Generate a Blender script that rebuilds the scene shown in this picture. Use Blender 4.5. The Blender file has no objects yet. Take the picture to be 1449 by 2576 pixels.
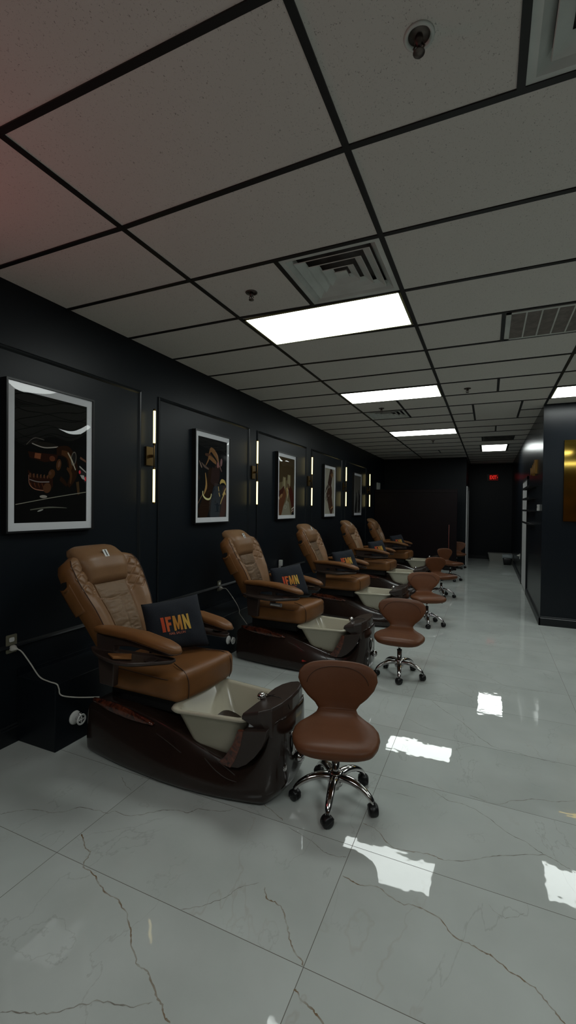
import bpy, bmesh, math, random
from mathutils import Vector, Matrix
S = bpy.context.scene
COL = S.collection
PI = math.pi
rnd = random.Random(7)

# ---------------------------------------------------------------- helpers
def link(o):
    COL.objects.link(o); return o

def obj(name, me, mats=None, parent=None, subs=0, bev=0.0, smooth=True):
    if isinstance(me, bmesh.types.BMesh):
        m = bpy.data.meshes.new(name)
        bmesh.ops.recalc_face_normals(me, faces=me.faces)
        me.to_mesh(m); me.free(); me = m
    o = bpy.data.objects.new(name, me); link(o)
    if mats is not None:
        if not isinstance(mats, (list, tuple)): mats = [mats]
        for mt in mats: me.materials.append(mt)
    if smooth:
        for p in me.polygons: p.use_smooth = True
    if bev > 0:
        b = o.modifiers.new('bevel', 'BEVEL'); b.width = bev; b.segments = 3; b.limit_method = 'ANGLE'
        b.harden_normals = False
    if subs:
        s = o.modifiers.new('sub', 'SUBSURF'); s.levels = subs; s.render_levels = subs
    if parent is not None: o.parent = parent
    return o

def thing(name, label, cat, loc=(0, 0, 0), rz=0.0, group=None):
    o = bpy.data.objects.new(name, None); link(o)
    o.location = loc; o.rotation_euler = (0, 0, rz)
    o['label'] = label; o['category'] = cat
    if group: o['group'] = group
    return o

def tag(o, label, cat, group=None):
    o['label'] = label; o['category'] = cat
    if group: o['group'] = group
    return o

def struct(o):
    o['kind'] = 'structure'; return o

def copy_tree(o, parent=None):
    c = o.copy(); COL.objects.link(c); c.parent = parent
    for ch in [k for k in bpy.data.objects if k.parent == o]:
        copy_tree(ch, c)
    return c

def box(bm, a, b, mi=0):
    x0, y0, z0 = a; x1, y1, z1 = b
    v = [bm.verts.new(p) for p in ((x0,y0,z0),(x1,y0,z0),(x1,y1,z0),(x0,y1,z0),(x0,y0,z1),(x1,y0,z1),(x1,y1,z1),(x0,y1,z1))]
    for f in ((0,3,2,1),(4,5,6,7),(0,1,5,4),(1,2,6,5),(2,3,7,6),(3,0,4,7)):
        fc = bm.faces.new([v[i] for i in f]); fc.material_index = mi
    return v

def bx(a, b):
    bm = bmesh.new(); box(bm, a, b); return bm

def loft(bm, rings, cap=True, mi=0):
    vs = [[bm.verts.new(p) for p in r] for r in rings]
    n = len(rings[0])
    for i in range(len(vs) - 1):
        for j in range(n):
            f = bm.faces.new((vs[i][j], vs[i][(j+1) % n], vs[i+1][(j+1) % n], vs[i+1][j])); f.material_index = mi
    if cap:
        f = bm.faces.new(vs[0][::-1]); f.material_index = mi
        f = bm.faces.new(vs[-1]); f.material_index = mi
    return vs

def tube(bm, pts, r, n=10, mi=0, cap=True, flat=1.0):
    pts = [Vector(p) for p in pts]
    rs = r if isinstance(r, (list, tuple)) else [r] * len(pts)
    rings = []; up = None
    for i, p in enumerate(pts):
        if i == 0: t = pts[1] - p
        elif i == len(pts) - 1: t = p - pts[i-1]
        else: t = (pts[i+1] - p).normalized() + (p - pts[i-1]).normalized()
        t.normalize()
        if up is None:
            up = Vector((0, 0, 1)) if abs(t.z) < .9 else Vector((1, 0, 0))
        s = t.cross(up).normalized(); u = s.cross(t).normalized(); up = u
        rings.append([p + (s * math.cos(2*PI*k/n) + u * flat * math.sin(2*PI*k/n)) * rs[i] for k in range(n)])
    loft(bm, rings, cap, mi)

def lathe(bm, prof, n=24, c=(0, 0, 0), axis='z', mi=0):
    c = Vector(c); rings = []
    for r, h in prof:
        ring = []
        for k in range(n):
            a = 2*PI*k/n; x, y = r*math.cos(a), r*math.sin(a)
            v = Vector((x, y, h)) if axis == 'z' else (Vector((h, x, y)) if axis == 'x' else Vector((x, h, y)))
            ring.append(c + v)
        rings.append(ring)
    loft(bm, rings, True, mi)

def smooth_path(P, m=6):
    P = [Vector(p) for p in P]; out = []
    for i in range(len(P)-1):
        p0 = P[max(i-1, 0)]; p1 = P[i]; p2 = P[i+1]; p3 = P[min(i+2, len(P)-1)]
        for k in range(m):
            t = k / m
            out.append(.5*((2*p1) + (p2-p0)*t + (2*p0-5*p1+4*p2-p3)*t*t + (3*p1-p0-3*p2+p3)*t**3))
    out.append(P[-1]); return out

def prism(bm, poly, h, axis=1, off=0.0, mi=0):
    """poly = 2D list; extruded along axis from off to off+h"""
    def P(a, b, c):
        return {0: (c, a, b), 1: (a, c, b), 2: (a, b, c)}[axis]
    lo = [bm.verts.new(P(a, b, off)) for a, b in poly]
    hi = [bm.verts.new(P(a, b, off+h)) for a, b in poly]
    n = len(poly)
    fs = [bm.faces.new(lo[::-1]), bm.faces.new(hi)]
    for i in range(n):
        fs.append(bm.faces.new((lo[i], lo[(i+1) % n], hi[(i+1) % n], hi[i])))
    for f in fs: f.material_index = mi

def rrect(cx, cy, hx, hy, r, n=5):
    out = []
    for (sx, sy, a0) in ((1, 1, 0), (-1, 1, 90), (-1, -1, 180), (1, -1, 270)):
        for k in range(n+1):
            a = math.radians(a0 + 90*k/n)
            out.append((cx + sx*(hx-r) + r*math.cos(a), cy + sy*(hy-r) + r*math.sin(a)))
    return out

def interp(tab, x):
    if x <= tab[0][0]: return tab[0][1:]
    for a, b in zip(tab, tab[1:]):
        if x <= b[0]:
            t = (x-a[0])/(b[0]-a[0])
            return tuple(p+(q-p)*t for p, q in zip(a[1:], b[1:]))
    return tab[-1][1:]

def sstep(a, b, x):
    t = max(0, min(1, (x-a)/(b-a))); return t*t*(3-2*t)

# ---------------------------------------------------------------- materials
def nt(name):
    m = bpy.data.materials.new(name); m.use_nodes = True
    t = m.node_tree; b = t.nodes['Principled BSDF']; return m, t, b

def mat(name, col, rough=.5, metal=0., spec=.5, coat=0., emit=None, es=0., bump=0., bscale=80., var=0., vscale=6., trans=0., ior=1.45):
    m, t, b = nt(name)
    b.inputs['Base Color'].default_value = (*col, 1)
    b.inputs['Roughness'].default_value = rough
    b.inputs['Metallic'].default_value = metal
    b.inputs['Specular IOR Level'].default_value = spec
    b.inputs['Coat Weight'].default_value = coat
    b.inputs['Coat Roughness'].default_value = .05
    b.inputs['Transmission Weight'].default_value = trans
    b.inputs['IOR'].default_value = ior
    if emit:
        b.inputs['Emission Color'].default_value = (*emit, 1); b.inputs['Emission Strength'].default_value = es
    if bump or var:
        tc = t.nodes.new('ShaderNodeTexCoord')
    if bump:
        n = t.nodes.new('ShaderNodeTexNoise'); n.inputs['Scale'].default_value = bscale; n.inputs['Detail'].default_value = 3
        t.links.new(tc.outputs['Object'], n.inputs['Vector'])
        bp = t.nodes.new('ShaderNodeBump'); bp.inputs['Strength'].default_value = bump; bp.inputs['Distance'].default_value = .004
        t.links.new(n.outputs['Fac'], bp.inputs['Height']); t.links.new(bp.outputs['Normal'], b.inputs['Normal'])
    if var:
        n2 = t.nodes.new('ShaderNodeTexNoise'); n2.inputs['Scale'].default_value = vscale; n2.inputs['Detail'].default_value = 4
        t.links.new(tc.outputs['Object'], n2.inputs['Vector'])
        r = t.nodes.new('ShaderNodeValToRGB')
        r.color_ramp.elements[0].position = .3; r.color_ramp.elements[1].position = .7
        r.color_ramp.elements[0].color = (*[c*(1-var) for c in col], 1)
        r.color_ramp.elements[1].color = (*[min(1, c*(1+var)) for c in col], 1)
        t.links.new(n2.outputs['Fac'], r.inputs['Fac']); t.links.new(r.outputs['Color'], b.inputs['Base Color'])
    return m

M = {}
M['wall'] = mat('navy_wall_paint', (.0065, .0095, .0130), .40, spec=.27, bump=.04, bscale=25)
M['wallr'] = mat('navy_wall_paint_satin', (.005, .0078, .0115), .26, spec=.38, bump=.05, bscale=18)
M['trim'] = mat('navy_trim_paint', (.006, .0085, .011), .35, spec=.5)
M['grid'] = mat('black_ceiling_grid', (.006, .006, .0065), .5)
M['plum'] = mat('dark_plum_partition', (.009, .005, .0065), .40, spec=.22)
M['black'] = mat('black_plastic', (.008, .008, .009), .35, bump=.05)
M['blackmat'] = mat('black_matte', (.006, .006, .006), .7)
M['chrome'] = mat('chrome', (.62, .60, .60), .12, metal=1, bump=.02, bscale=30)
M['brass'] = mat('aged_brass', (.20, .125, .045), .35, metal=1)
M['leather'] = mat('tan_leather', (.19, .078, .024), .42, spec=.42, bump=.12, bscale=160, var=.10, vscale=7)
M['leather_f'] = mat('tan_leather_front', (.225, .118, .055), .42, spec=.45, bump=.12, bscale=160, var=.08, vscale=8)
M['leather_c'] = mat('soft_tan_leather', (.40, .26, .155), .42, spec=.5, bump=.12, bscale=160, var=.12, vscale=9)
M['leather_s'] = mat('saddle_brown_leather', (.135, .050, .021), .42, spec=.32, bump=.10, bscale=180, var=.08)
M['seam'] = mat('dark_seam', (.05, .02, .01), .6)
M['shell'] = mat('espresso_gloss_shell', (.022, .012, .009), .22, spec=.45, coat=.25, var=.15, vscale=3)
M['hood'] = mat('espresso_satin_plastic', (.036, .025, .021), .34, spec=.5, bump=.05, bscale=60)
M['tray'] = mat('brown_tray_plastic', (.05, .033, .027), .33)
M['tub'] = mat('cream_acrylic', (.50, .465, .36), .22, spec=.5, coat=.3)
M['white'] = mat('white_plastic', (.72, .72, .70), .4)
M['cream'] = mat('ivory_plastic', (.17, .16, .11), .4)
M['cord'] = mat('grey_white_cord', (.55, .53, .48), .5)
M['mat'] = mat('white_picture_mat', (.80, .81, .84), .7)
M['navyfab'] = mat('navy_black_fabric', (.010, .013, .020), .85, bump=.5, bscale=220)
M['white_paint'] = mat('white_door_paint', (.62, .62, .62), .5)
M['metalw'] = mat('white_vent_metal', (.58, .60, .57), .45, var=.12, vscale=5)
M['dirty'] = mat('dusty_vent_metal', (.09, .085, .08), .7, var=.5, vscale=8)
M['goldletter'] = mat('gold_lettering', (.50, .26, .07), .4, metal=.6)
M['sprink'] = mat('sprinkler_metal', (.12, .10, .09), .4, metal=.8)
M['exitbody'] = mat('exit_sign_body', (.10, .10, .09), .5)
M['redlit'] = mat('exit_red_lit', (.3, .01, .01), .5, emit=(1, .03, .02), es=.5)
M['redglow'] = mat('exit_red_field', (.06, .005, .005), .5, emit=(1, .02, .015), es=.03)
M['red'] = mat('red_enamel', (.5, .02, .015), .4)
M['panel'] = mat('lit_diffuser', (.8, .8, .8), .6, emit=(.93, 1.0, .97), es=8.2)
M['tubelit'] = mat('warm_lit_tube', (.8, .7, .4), .5, emit=(1, .83, .36), es=2.4)
M['goldmirror'] = mat('gold_tint_mirror', (.46, .30, .06), .06, metal=1, bump=.04, bscale=3)
M['greybox'] = mat('grey_white_box', (.33, .33, .30), .6)
M['liner'] = mat('clear_bag_liner', (.30, .34, .35), .3)
M['ambertag'] = mat('tan_pouch', (.30, .13, .04), .6)
M['screen'] = mat('grey_remote', (.16, .16, .17), .4)

# leather centre: creases
def crease(m):
    t = m.node_tree; b = t.nodes['Principled BSDF']
    tc = t.nodes.new('ShaderNodeTexCoord'); mp = t.nodes.new('ShaderNodeMapping'); mp.inputs['Scale'].default_value = (7, 5, 16)
    n = t.nodes.new('ShaderNodeTexNoise'); n.inputs['Scale'].default_value = 1.0; n.inputs['Detail'].default_value = 2; n.inputs['Distortion'].default_value = .8
    bp = t.nodes.new('ShaderNodeBump'); bp.inputs['Strength'].default_value = .8; bp.inputs['Distance'].default_value = .02
    old = b.inputs['Normal'].links[0].from_socket
    t.links.new(tc.outputs['Object'], mp.inputs['Vector']); t.links.new(mp.outputs['Vector'], n.inputs['Vector'])
    t.links.new(n.outputs['Fac'], bp.inputs['Height']); t.links.new(old, bp.inputs['Normal']); t.links.new(bp.outputs['Normal'], b.inputs['Normal'])
crease(M['leather_c'])

# burl wood
def burl():
    m, t, b = nt('red_burl_veneer')
    tc = t.nodes.new('ShaderNodeTexCoord'); n = t.nodes.new('ShaderNodeTexNoise'); n.inputs['Scale'].default_value = 22; n.inputs['Detail'].default_value = 6; n.inputs['Distortion'].default_value = 1.6
    r = t.nodes.new('ShaderNodeValToRGB'); r.color_ramp.elements[0].color = (.03, .006, .003, 1); r.color_ramp.elements[1].color = (.15, .035, .015, 1)
    r.color_ramp.elements[0].position = .35; r.color_ramp.elements[1].position = .68
    t.links.new(tc.outputs['Object'], n.inputs['Vector']); t.links.new(n.outputs['Fac'], r.inputs['Fac']); t.links.new(r.outputs['Color'], b.inputs['Base Color'])
    b.inputs['Roughness'].default_value = .22; b.inputs['Coat Weight'].default_value = .4
    return m
M['burl'] = burl()

# acoustic ceiling tile
def ceiling_mat():
    m, t, b = nt('fissured_ceiling_tile')
    tc = t.nodes.new('ShaderNodeTexCoord')
    n = t.nodes.new('ShaderNodeTexNoise'); n.inputs['Scale'].default_value = 165; n.inputs['Detail'].default_value = 2; n.inputs['Distortion'].default_value = 1.2
    mp = t.nodes.new('ShaderNodeMapping'); mp.inputs['Scale'].default_value = (1, .75, 1)
    t.links.new(tc.outputs['Object'], mp.inputs['Vector']); t.links.new(mp.outputs['Vector'], n.inputs['Vector'])
    r = t.nodes.new('ShaderNodeValToRGB'); r.color_ramp.elements[0].position = .29; r.color_ramp.elements[1].position = .36
    r.color_ramp.elements[0].color = (.33, .31, .29, 1); r.color_ramp.elements[1].color = (.66, .63, .59, 1)
    t.links.new(n.outputs['Fac'], r.inputs['Fac'])
    t.links.new(r.outputs['Color'], b.inputs['Base Color'])
    bp = t.nodes.new('ShaderNodeBump'); bp.inputs['Strength'].default_value = .35; bp.inputs['Distance'].default_value = .003
    t.links.new(r.outputs['Color'], bp.inputs['Height']); t.links.new(bp.outputs['Normal'], b.inputs['Normal'])
    b.inputs['Roughness'].default_value = .9; b.inputs['Specular IOR Level'].default_value = .15
    return m
M['ceil'] = ceiling_mat()

FX, FY, FSX, FSY = -1.751, 1.4061, 1.2, .6037
def floor_mat():
    m, t, b = nt('polished_marble_tile')
    N = t.nodes; L = t.links
    g = N.new('ShaderNodeNewGeometry'); sp = N.new('ShaderNodeSeparateXYZ'); L.new(g.outputs['Position'], sp.inputs[0])
    def mth(op, a, b_=None, c=None):
        n = N.new('ShaderNodeMath'); n.operation = op
        for i, v in enumerate((a, b_, c)):
            if v is None: continue
            if isinstance(v, (int, float)): n.inputs[i].default_value = v
            else: L.new(v, n.inputs[i])
        return n.outputs[0]
    u = mth('DIVIDE', mth('SUBTRACT', sp.outputs[0], FX), FSX); v = mth('DIVIDE', mth('SUBTRACT', sp.outputs[1], FY), FSY)
    def edge(c, size):
        f = mth('FRACT', mth('ADD', c, 50.0)); d = mth('MINIMUM', f, mth('SUBTRACT', 1.0, f)); return mth('MULTIPLY', d, size)
    d = mth('MINIMUM', edge(u, FSX), edge(v, FSY))
    grout = mth('LESS_THAN', d, .0013)
    # per tile offset
    cu = mth('FLOOR', mth('ADD', u, 50.0)); cv = mth('FLOOR', mth('ADD', v, 50.0))
    cmb = N.new('ShaderNodeCombineXYZ'); L.new(cu, cmb.inputs[0]); L.new(cv, cmb.inputs[1])
    wn = N.new('ShaderNodeTexWhiteNoise'); wn.noise_dimensions = '3D'; L.new(cmb.outputs[0], wn.inputs['Vector'])
    sc = N.new('ShaderNodeVectorMath'); sc.operation = 'SCALE'; sc.inputs['Scale'].default_value = 7.0; L.new(wn.outputs['Color'], sc.inputs[0])
    ad = N.new('ShaderNodeVectorMath'); ad.operation = 'ADD'; L.new(g.outputs['Position'], ad.inputs[0]); L.new(sc.outputs[0], ad.inputs[1])
    def vein(scale, detail, width, rotz, stretch, dist=.6):
        mp = N.new('ShaderNodeMapping'); mp.inputs['Rotation'].default_value = (0, 0, rotz); mp.inputs['Scale'].default_value = stretch
        L.new(ad.outputs[0], mp.inputs['Vector'])
        n = N.new('ShaderNodeTexNoise'); n.inputs['Scale'].default_value = scale; n.inputs['Detail'].default_value = detail; n.inputs['Roughness'].default_value = .55; n.inputs['Distortion'].default_value = dist
        L.new(mp.outputs[0], n.inputs['Vector'])
        a = mth('ABSOLUTE', mth('SUBTRACT', n.outputs['Fac'], .5))
        mr = N.new('ShaderNodeMapRange'); mr.inputs['From Min'].default_value = 0; mr.inputs['From Max'].default_value = width; mr.inputs['To Min'].default_value = 1; mr.inputs['To Max'].default_value = 0
        L.new(a, mr.inputs['Value']); return mr.outputs[0]
    fade = N.new('ShaderNodeTexNoise'); fade.inputs['Scale'].default_value = 1.7; fade.inputs['Detail'].default_value = 2; L.new(ad.outputs[0], fade.inputs['Vector'])
    fr = N.new('ShaderNodeMapRange'); fr.inputs['From Min'].default_value = .46; fr.inputs['From Max'].default_value = .64; L.new(fade.outputs['Fac'], fr.inputs['Value'])
    v1 = mth('MULTIPLY', vein(1.1, 6, .0035, .6, (1.0, .45, 1), .35), fr.outputs[0])
    v2 = mth('MULTIPLY', vein(1.6, 7, .004, -.5, (1.0, .5, 1), .4), mth('SUBTRACT', 1.0, fr.outputs[0]))
    clouds = N.new('ShaderNodeTexNoise'); clouds.inputs['Scale'].default_value = 2.2; clouds.inputs['Detail'].default_value = 5; L.new(ad.outputs[0], clouds.inputs['Vector'])
    cr = N.new('ShaderNodeValToRGB'); cr.color_ramp.elements[0].position = .3; cr.color_ramp.elements[1].position = .7
    cr.color_ramp.elements[0].color = (.47, .50, .475, 1); cr.color_ramp.elements[1].color = (.56, .595, .57, 1)
    L.new(clouds.outputs['Fac'], cr.inputs['Fac'])
    def mix(fac, a, bcol):
        n = N.new('ShaderNodeMix'); n.data_type = 'RGBA'
        if isinstance(fac, float): n.inputs[0].default_value = fac
        else: L.new(fac, n.inputs[0])
        L.new(a, n.inputs[6]); n.inputs[7].default_value = (*bcol, 1); return n.outputs[2]
    c = mix(mth('MULTIPLY', v1, .22), cr.outputs['Color'], (.33, .25, .19))
    c = mix(mth('MULTIPLY', v2, .34), c, (.30, .29, .27))
    c = mix(grout, c, (.13, .115, .095))
    L.new(c, b.inputs['Base Color'])
    rg = mth('ADD', .022, mth('MULTIPLY', grout, .5)); L.new(rg, b.inputs['Roughness'])
    b.inputs['Specular IOR Level'].default_value = .5; b.inputs['IOR'].default_value = 1.5
    # polish ripple
    rp = N.new('ShaderNodeTexNoise'); rp.inputs['Scale'].default_value = 9; rp.inputs['Detail'].default_value = 2; L.new(g.outputs['Position'], rp.inputs['Vector'])
    bp = N.new('ShaderNodeBump'); bp.inputs['Strength'].default_value = .12; bp.inputs['Distance'].default_value = .004
    L.new(rp.outputs['Fac'], bp.inputs['Height']); L.new(bp.outputs['Normal'], b.inputs['Normal'])
    return m
M['floor'] = floor_mat()
def vein_mat(name, col):
    m, t, b = nt(name)
    n = t.nodes.new('ShaderNodeTexNoise'); n.inputs['Scale'].default_value = 14; n.inputs['Detail'].default_value = 3
    g = t.nodes.new('ShaderNodeNewGeometry'); t.links.new(g.outputs['Position'], n.inputs['Vector'])
    r = t.nodes.new('ShaderNodeValToRGB'); r.color_ramp.elements[0].position = .38; r.color_ramp.elements[1].position = .66
    r.color_ramp.elements[0].color = (.42, .42, .38, 1); r.color_ramp.elements[1].color = (*col, 1)
    t.links.new(n.outputs['Fac'], r.inputs['Fac']); t.links.new(r.outputs['Color'], b.inputs['Base Color'])
    b.inputs['Roughness'].default_value = .05; b.inputs['IOR'].default_value = 1.5
    return m
M['vein'] = vein_mat('marble_vein_brown', (.20, .125, .065))
M['veing'] = vein_mat('marble_vein_grey', (.19, .17, .145))

# thin glass over pictures: acrylic, mixes transparent and mirror by fresnel
def acrylic():
    m, t, b = nt('picture_acrylic')
    N = t.nodes; L = t.links
    tr = N.new('ShaderNodeBsdfTransparent'); gl = N.new('ShaderNodeBsdfGlossy'); gl.inputs['Roughness'].default_value = .01
    gm = N.new('ShaderNodeNewGeometry'); dp = N.new('ShaderNodeVectorMath'); dp.operation = 'DOT_PRODUCT'
    L.new(gm.outputs['Normal'], dp.inputs[0]); L.new(gm.outputs['Incoming'], dp.inputs[1])
    def mm(op, a, b_=None):
        n = N.new('ShaderNodeMath'); n.operation = op
        for i, v in enumerate((a, b_)):
            if v is None: continue
            if isinstance(v, (int, float)): n.inputs[i].default_value = v
            else: L.new(v, n.inputs[i])
        return n.outputs[0]
    sch = mm('ADD', mm('MULTIPLY', mm('POWER', mm('SUBTRACT', 1.0, mm('ABSOLUTE', dp.outputs['Value'])), 5.0), .95), .05)
    nz = N.new('ShaderNodeTexNoise'); nz.inputs['Scale'].default_value = 2.0
    tc = N.new('ShaderNodeTexCoord'); L.new(tc.outputs['Object'], nz.inputs['Vector'])
    bp = N.new('ShaderNodeBump'); bp.inputs['Strength'].default_value = .05; bp.inputs['Distance'].default_value = .01
    L.new(nz.outputs['Fac'], bp.inputs['Height']); L.new(bp.outputs['Normal'], gl.inputs['Normal'])
    mx = N.new('ShaderNodeMixShader'); L.new(sch, mx.inputs[0]); L.new(tr.outputs[0], mx.inputs[1]); L.new(gl.outputs[0], mx.inputs[2])
    L.new(mx.outputs[0], t.nodes['Material Output'].inputs['Surface'])
    return m
M['acrylic'] = acrylic()

# ---------------------------------------------------------------- camera
CAMZ = 1.5726
yaw, pitch, roll, F = .420574, -.0120969, .0119448, 1125.07
fw = Vector((-math.sin(yaw)*math.cos(pitch), math.cos(yaw)*math.cos(pitch), math.sin(pitch)))
r0 = Vector((math.cos(yaw), math.sin(yaw), 0)); u0 = r0.cross(fw)
rr = math.cos(roll)*r0 + math.sin(roll)*u0; uu = -math.sin(roll)*r0 + math.cos(roll)*u0
cd = bpy.data.cameras.new('camera'); cam = link(bpy.data.objects.new('camera', cd))
cd.sensor_fit = 'AUTO'; cd.sensor_width = 36; cd.lens = F*36/2576; cd.clip_start = .02; cd.clip_end = 100
mw = Matrix((rr, uu, -fw)).transposed().to_4x4(); mw.translation = Vector((0, 0, CAMZ)); cam.matrix_world = mw
S.camera = cam

# ---------------------------------------------------------------- room
ZC = 3.0; XL = -2.8335; XR = .67; YR = 6.96; XE = 4.6; YB = -3.6; YF = 15.4; YP = 13.3; XC = -.56

def wallobj(name, a, b, m):
    o = obj(name, bx(a, b), m, smooth=False); return struct(o)

wallobj('wall_left', (XL-.12, YB, 0), (XL, YP+.1, ZC), M['wall'])
wallobj('wall_back', (XL-.12, YP, 0), (XC, YP+.12, ZC), M['wall'])
wallobj('wall_corridor_left', (XC-.1, YP+.12, 0), (XC, YF, ZC), M['wall'])
wallobj('wall_corridor_end', (XC-.1, YF, 0), (XR+.1, YF+.12, ZC), M['wall'])
wallobj('wall_right', (XR, YR, 0), (XR+.12, YF, ZC), M['wallr'])
wallobj('wall_right_front', (XR+.12, YR, 0), (XE, YR+.12, ZC), M['wallr'])
wallobj('wall_far_right', (XE, YB, 0), (XE+.12, YR+.12, ZC), M['wall'])
wallobj('wall_front', (XL-.12, YB-.12, 0), (XE+.12, YB, ZC), mat('brown_feature_wall', (.075, .030, .008), .6, var=.6, vscale=2.5))

# floor with traced veins in the same mesh
def bm_strip(bm, pts, w, mi, z=.0004):
    P = []
    pp = smooth_path([(x, y, 0) for x, y in pts], 7)
    rj = random.Random(int(abs(pts[0][0]*1000)) + 3)
    acc = Vector((0, 0, 0))
    for i, p in enumerate(pp):
        if 0 < i < len(pp)-1: acc = acc*.6 + Vector((rj.uniform(-1, 1), rj.uniform(-1, 1), 0))*.0042
        P.append(p + acc)
    L_, R_ = [], []
    for i, p in enumerate(P):
        a = P[max(i-1, 0)]; b = P[min(i+1, len(P)-1)]
        t = (b-a); t.normalize(); nrm = Vector((-t.y, t.x, 0))
        ww = w*(.35 + .9*abs(math.sin(i*1.37+pts[0][0]*9))*rj.uniform(.5, 1.1))*.5
        if i in (0, len(P)-1): ww = w*.12
        L_.append(bm.verts.new((p.x+nrm.x*ww, p.y+nrm.y*ww, z))); R_.append(bm.verts.new((p.x-nrm.x*ww, p.y-nrm.y*ww, z)))
    for i in range(len(P)-1):
        f = bm.faces.new((R_[i], R_[i+1], L_[i+1], L_[i])); f.material_index = mi

def fp(u, v):
    """measured floor position of a mark (camera calibration of the survey photo)"""
    d = fw + rr*((u-724.5)/F) - uu*((v-1288)/F); t = -CAMZ/d.z
    return (d.x*t, d.y*t)
VEINS = [
 ([(0,2048),(40,2040),(90,2039),(140,2045),(200,2033),(250,2040),(268,2046),(290,2040),(330,2051),(380,2043),(430,2038),(470,2045),(500,2035),(560,2040),(590,2033)], .008, 1),
 ([(205,2098),(215,2130),(230,2145),(212,2176),(240,2205),(262,2242),(300,2270),(325,2320),(333,2370),(345,2430),(372,2450),(395,2500),(410,2540),(425,2576)], .011, 0),
 ([(455,2288),(510,2278),(560,2262),(600,2236),(650,2222)], .006, 1),
 ([(665,2232),(672,2260),(700,2275),(716,2300),(722,2340),(738,2390),(762,2430)], .011, 0),
 ([(0,2548),(60,2545),(120,2552),(200,2528),(260,2518),(330,2530),(385,2520)], .008, 1),
 ([(740,2488),(760,2510),(790,2545),(815,2576)], .012, 0),
 ([(862,2203),(900,2222),(945,2232),(1000,2268),(1040,2280),(1100,2312),(1150,2360),(1200,2385),(1240,2410),(1300,2455),(1340,2480),(1380,2530),(1420,2576)], .011, 0),
 ([(912,2070),(950,2090),(985,2128),(1040,2142),(1080,2150),(1115,2165)], .009, 0),
 ([(1115,2165),(1180,2166),(1240,2155),(1300,2152),(1370,2152),(1420,2180),(1449,2195)], .007, 1),
 ([(1020,1965),(1080,1985),(1120,2010),(1170,2025),(1220,2050),(1270,2090),(1330,2122),(1368,2152)], .007, 1),
 ([(1180,2000),(1250,2022),(1290,2014),(1350,2012),(1400,2018),(1449,2015)], .008, 1),
 ([(725,2080),(780,2110),(810,2142),(850,2155),(872,2156)], .006, 1),
 ([(925,2130-150),(965,1985),(1000,1996),(1050,2010)], .005, 1),
 ([(1085,1762),(1120,1790),(1160,1815),(1200,1850),(1245,1880),(1290,1890),(1340,1905),(1400,1920)], .007, 1),
 ([(1140,1890),(1165,1880),(1205,1877)], .005, 1),
 ([(1020,1805),(1060,1825),(1100,1840)], .006, 1),
 ([(1000,1715),(1060,1720),(1110,1718),(1140,1732),(1190,1755)], .006, 1),
 ([(1090,1652),(1130,1668),(1180,1685),(1230,1705),(1280,1728),(1340,1737),(1380,1741)], .007, 1),
 ([(640,1600+75),(660,1690),(690,1705)], .005, 1),
 ([(305,1955),(318,1975),(330,1990)], .005, 1),
 ([(1230,2576-300),(1270,2330-20),(1320,2300)], .004, 1),
 ([(655,2010),(670,2030),(700,2055),(712,2062)], .006, 0),
]
bm = bmesh.new()
v = [bm.verts.new(p) for p in ((XL, YB, 0), (XE, YB, 0), (XE, YF, 0), (XL, YF, 0))]
bm.faces.new(v)
for pts, w, g in VEINS:
    bm_strip(bm, [fp(*p) for p in pts], w*.55, 1+g)
me = bpy.data.meshes.new('floor'); bm.to_mesh(me); bm.free()
fl = link(bpy.data.objects.new('floor', me)); struct(fl)
for k in ('floor', 'vein', 'veing'): me.materials.append(M[k])
for p in me.polygons:
    if p.normal.z < 0: p.flip()

# ceiling tiles and grid
XA, XB, XCC = -.535, -1.745, .684
def yr(j): return 1.124 + .6096*j
VENTS = [(-1.153, yr(2)-.0, XA, yr(3)+.03), (.079, yr(0), XCC, yr(1)), (XB, yr(9), -1.13, yr(10)), (-2.36, yr(17), XB, yr(18))]
bm = bmesh.new()
xs = sorted({XL-.1, XE+.1, *[v[0] for v in VENTS], *[v[2] for v in VENTS]}); ys = sorted({YB-.1, YF+.1, *[v[1] for v in VENTS], *[v[3] for v in VENTS]})
gv = {}
def gvert(a, b):
    if (a, b) not in gv: gv[a, b] = bm.verts.new((a, b, ZC))
    return gv[a, b]
for a, a2 in zip(xs, xs[1:]):
    for b, b2 in zip(ys, ys[1:]):
        if any(v[0] <= (a+a2)/2 <= v[2] and v[1] <= (b+b2)/2 <= v[3] for v in VENTS): continue
        bm.faces.new((gvert(a, b), gvert(a, b2), gvert(a2, b2), gvert(a2, b)))
box(bm, (XL-.1, YB-.1, ZC+.12), (XE+.1, YF+.1, ZC+.14))
struct(obj('ceiling', bm, M['ceil'], smooth=False))
bm = bmesh.new(); hw = .0135
def tee(p, q, hw=hw):
    a = Vector((*p, 0)); b = Vector((*q, 0)); t = (b-a).normalized(); n = Vector((-t.y, t.x, 0))*hw
    lo = [a+n, b+n, b-n, a-n]
    zb = ZC-.006-(.0006 if abs(t.y) > .9 else 0); v0 = [bm.verts.new((k.x, k.y, zb)) for k in lo]; v1 = [bm.verts.new((k.x, k.y, ZC+.001)) for k in lo]
    bm.faces.new(v0)
    for i in range(4): bm.faces.new((v0[i], v0[(i+1) % 4], v1[(i+1) % 4], v1[i]))
for x in (XB, XA, XCC, XCC+1.2192, XCC+2.4384, XCC+3.6576): tee((x, YB), (x, YF if x < .6 else YR))
SK = {1: (.03, -.01), 3: (-.0, .045), 4: (-.02, .045), 5: (-.02, .03)}   # the real grid is a little out of square
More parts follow.
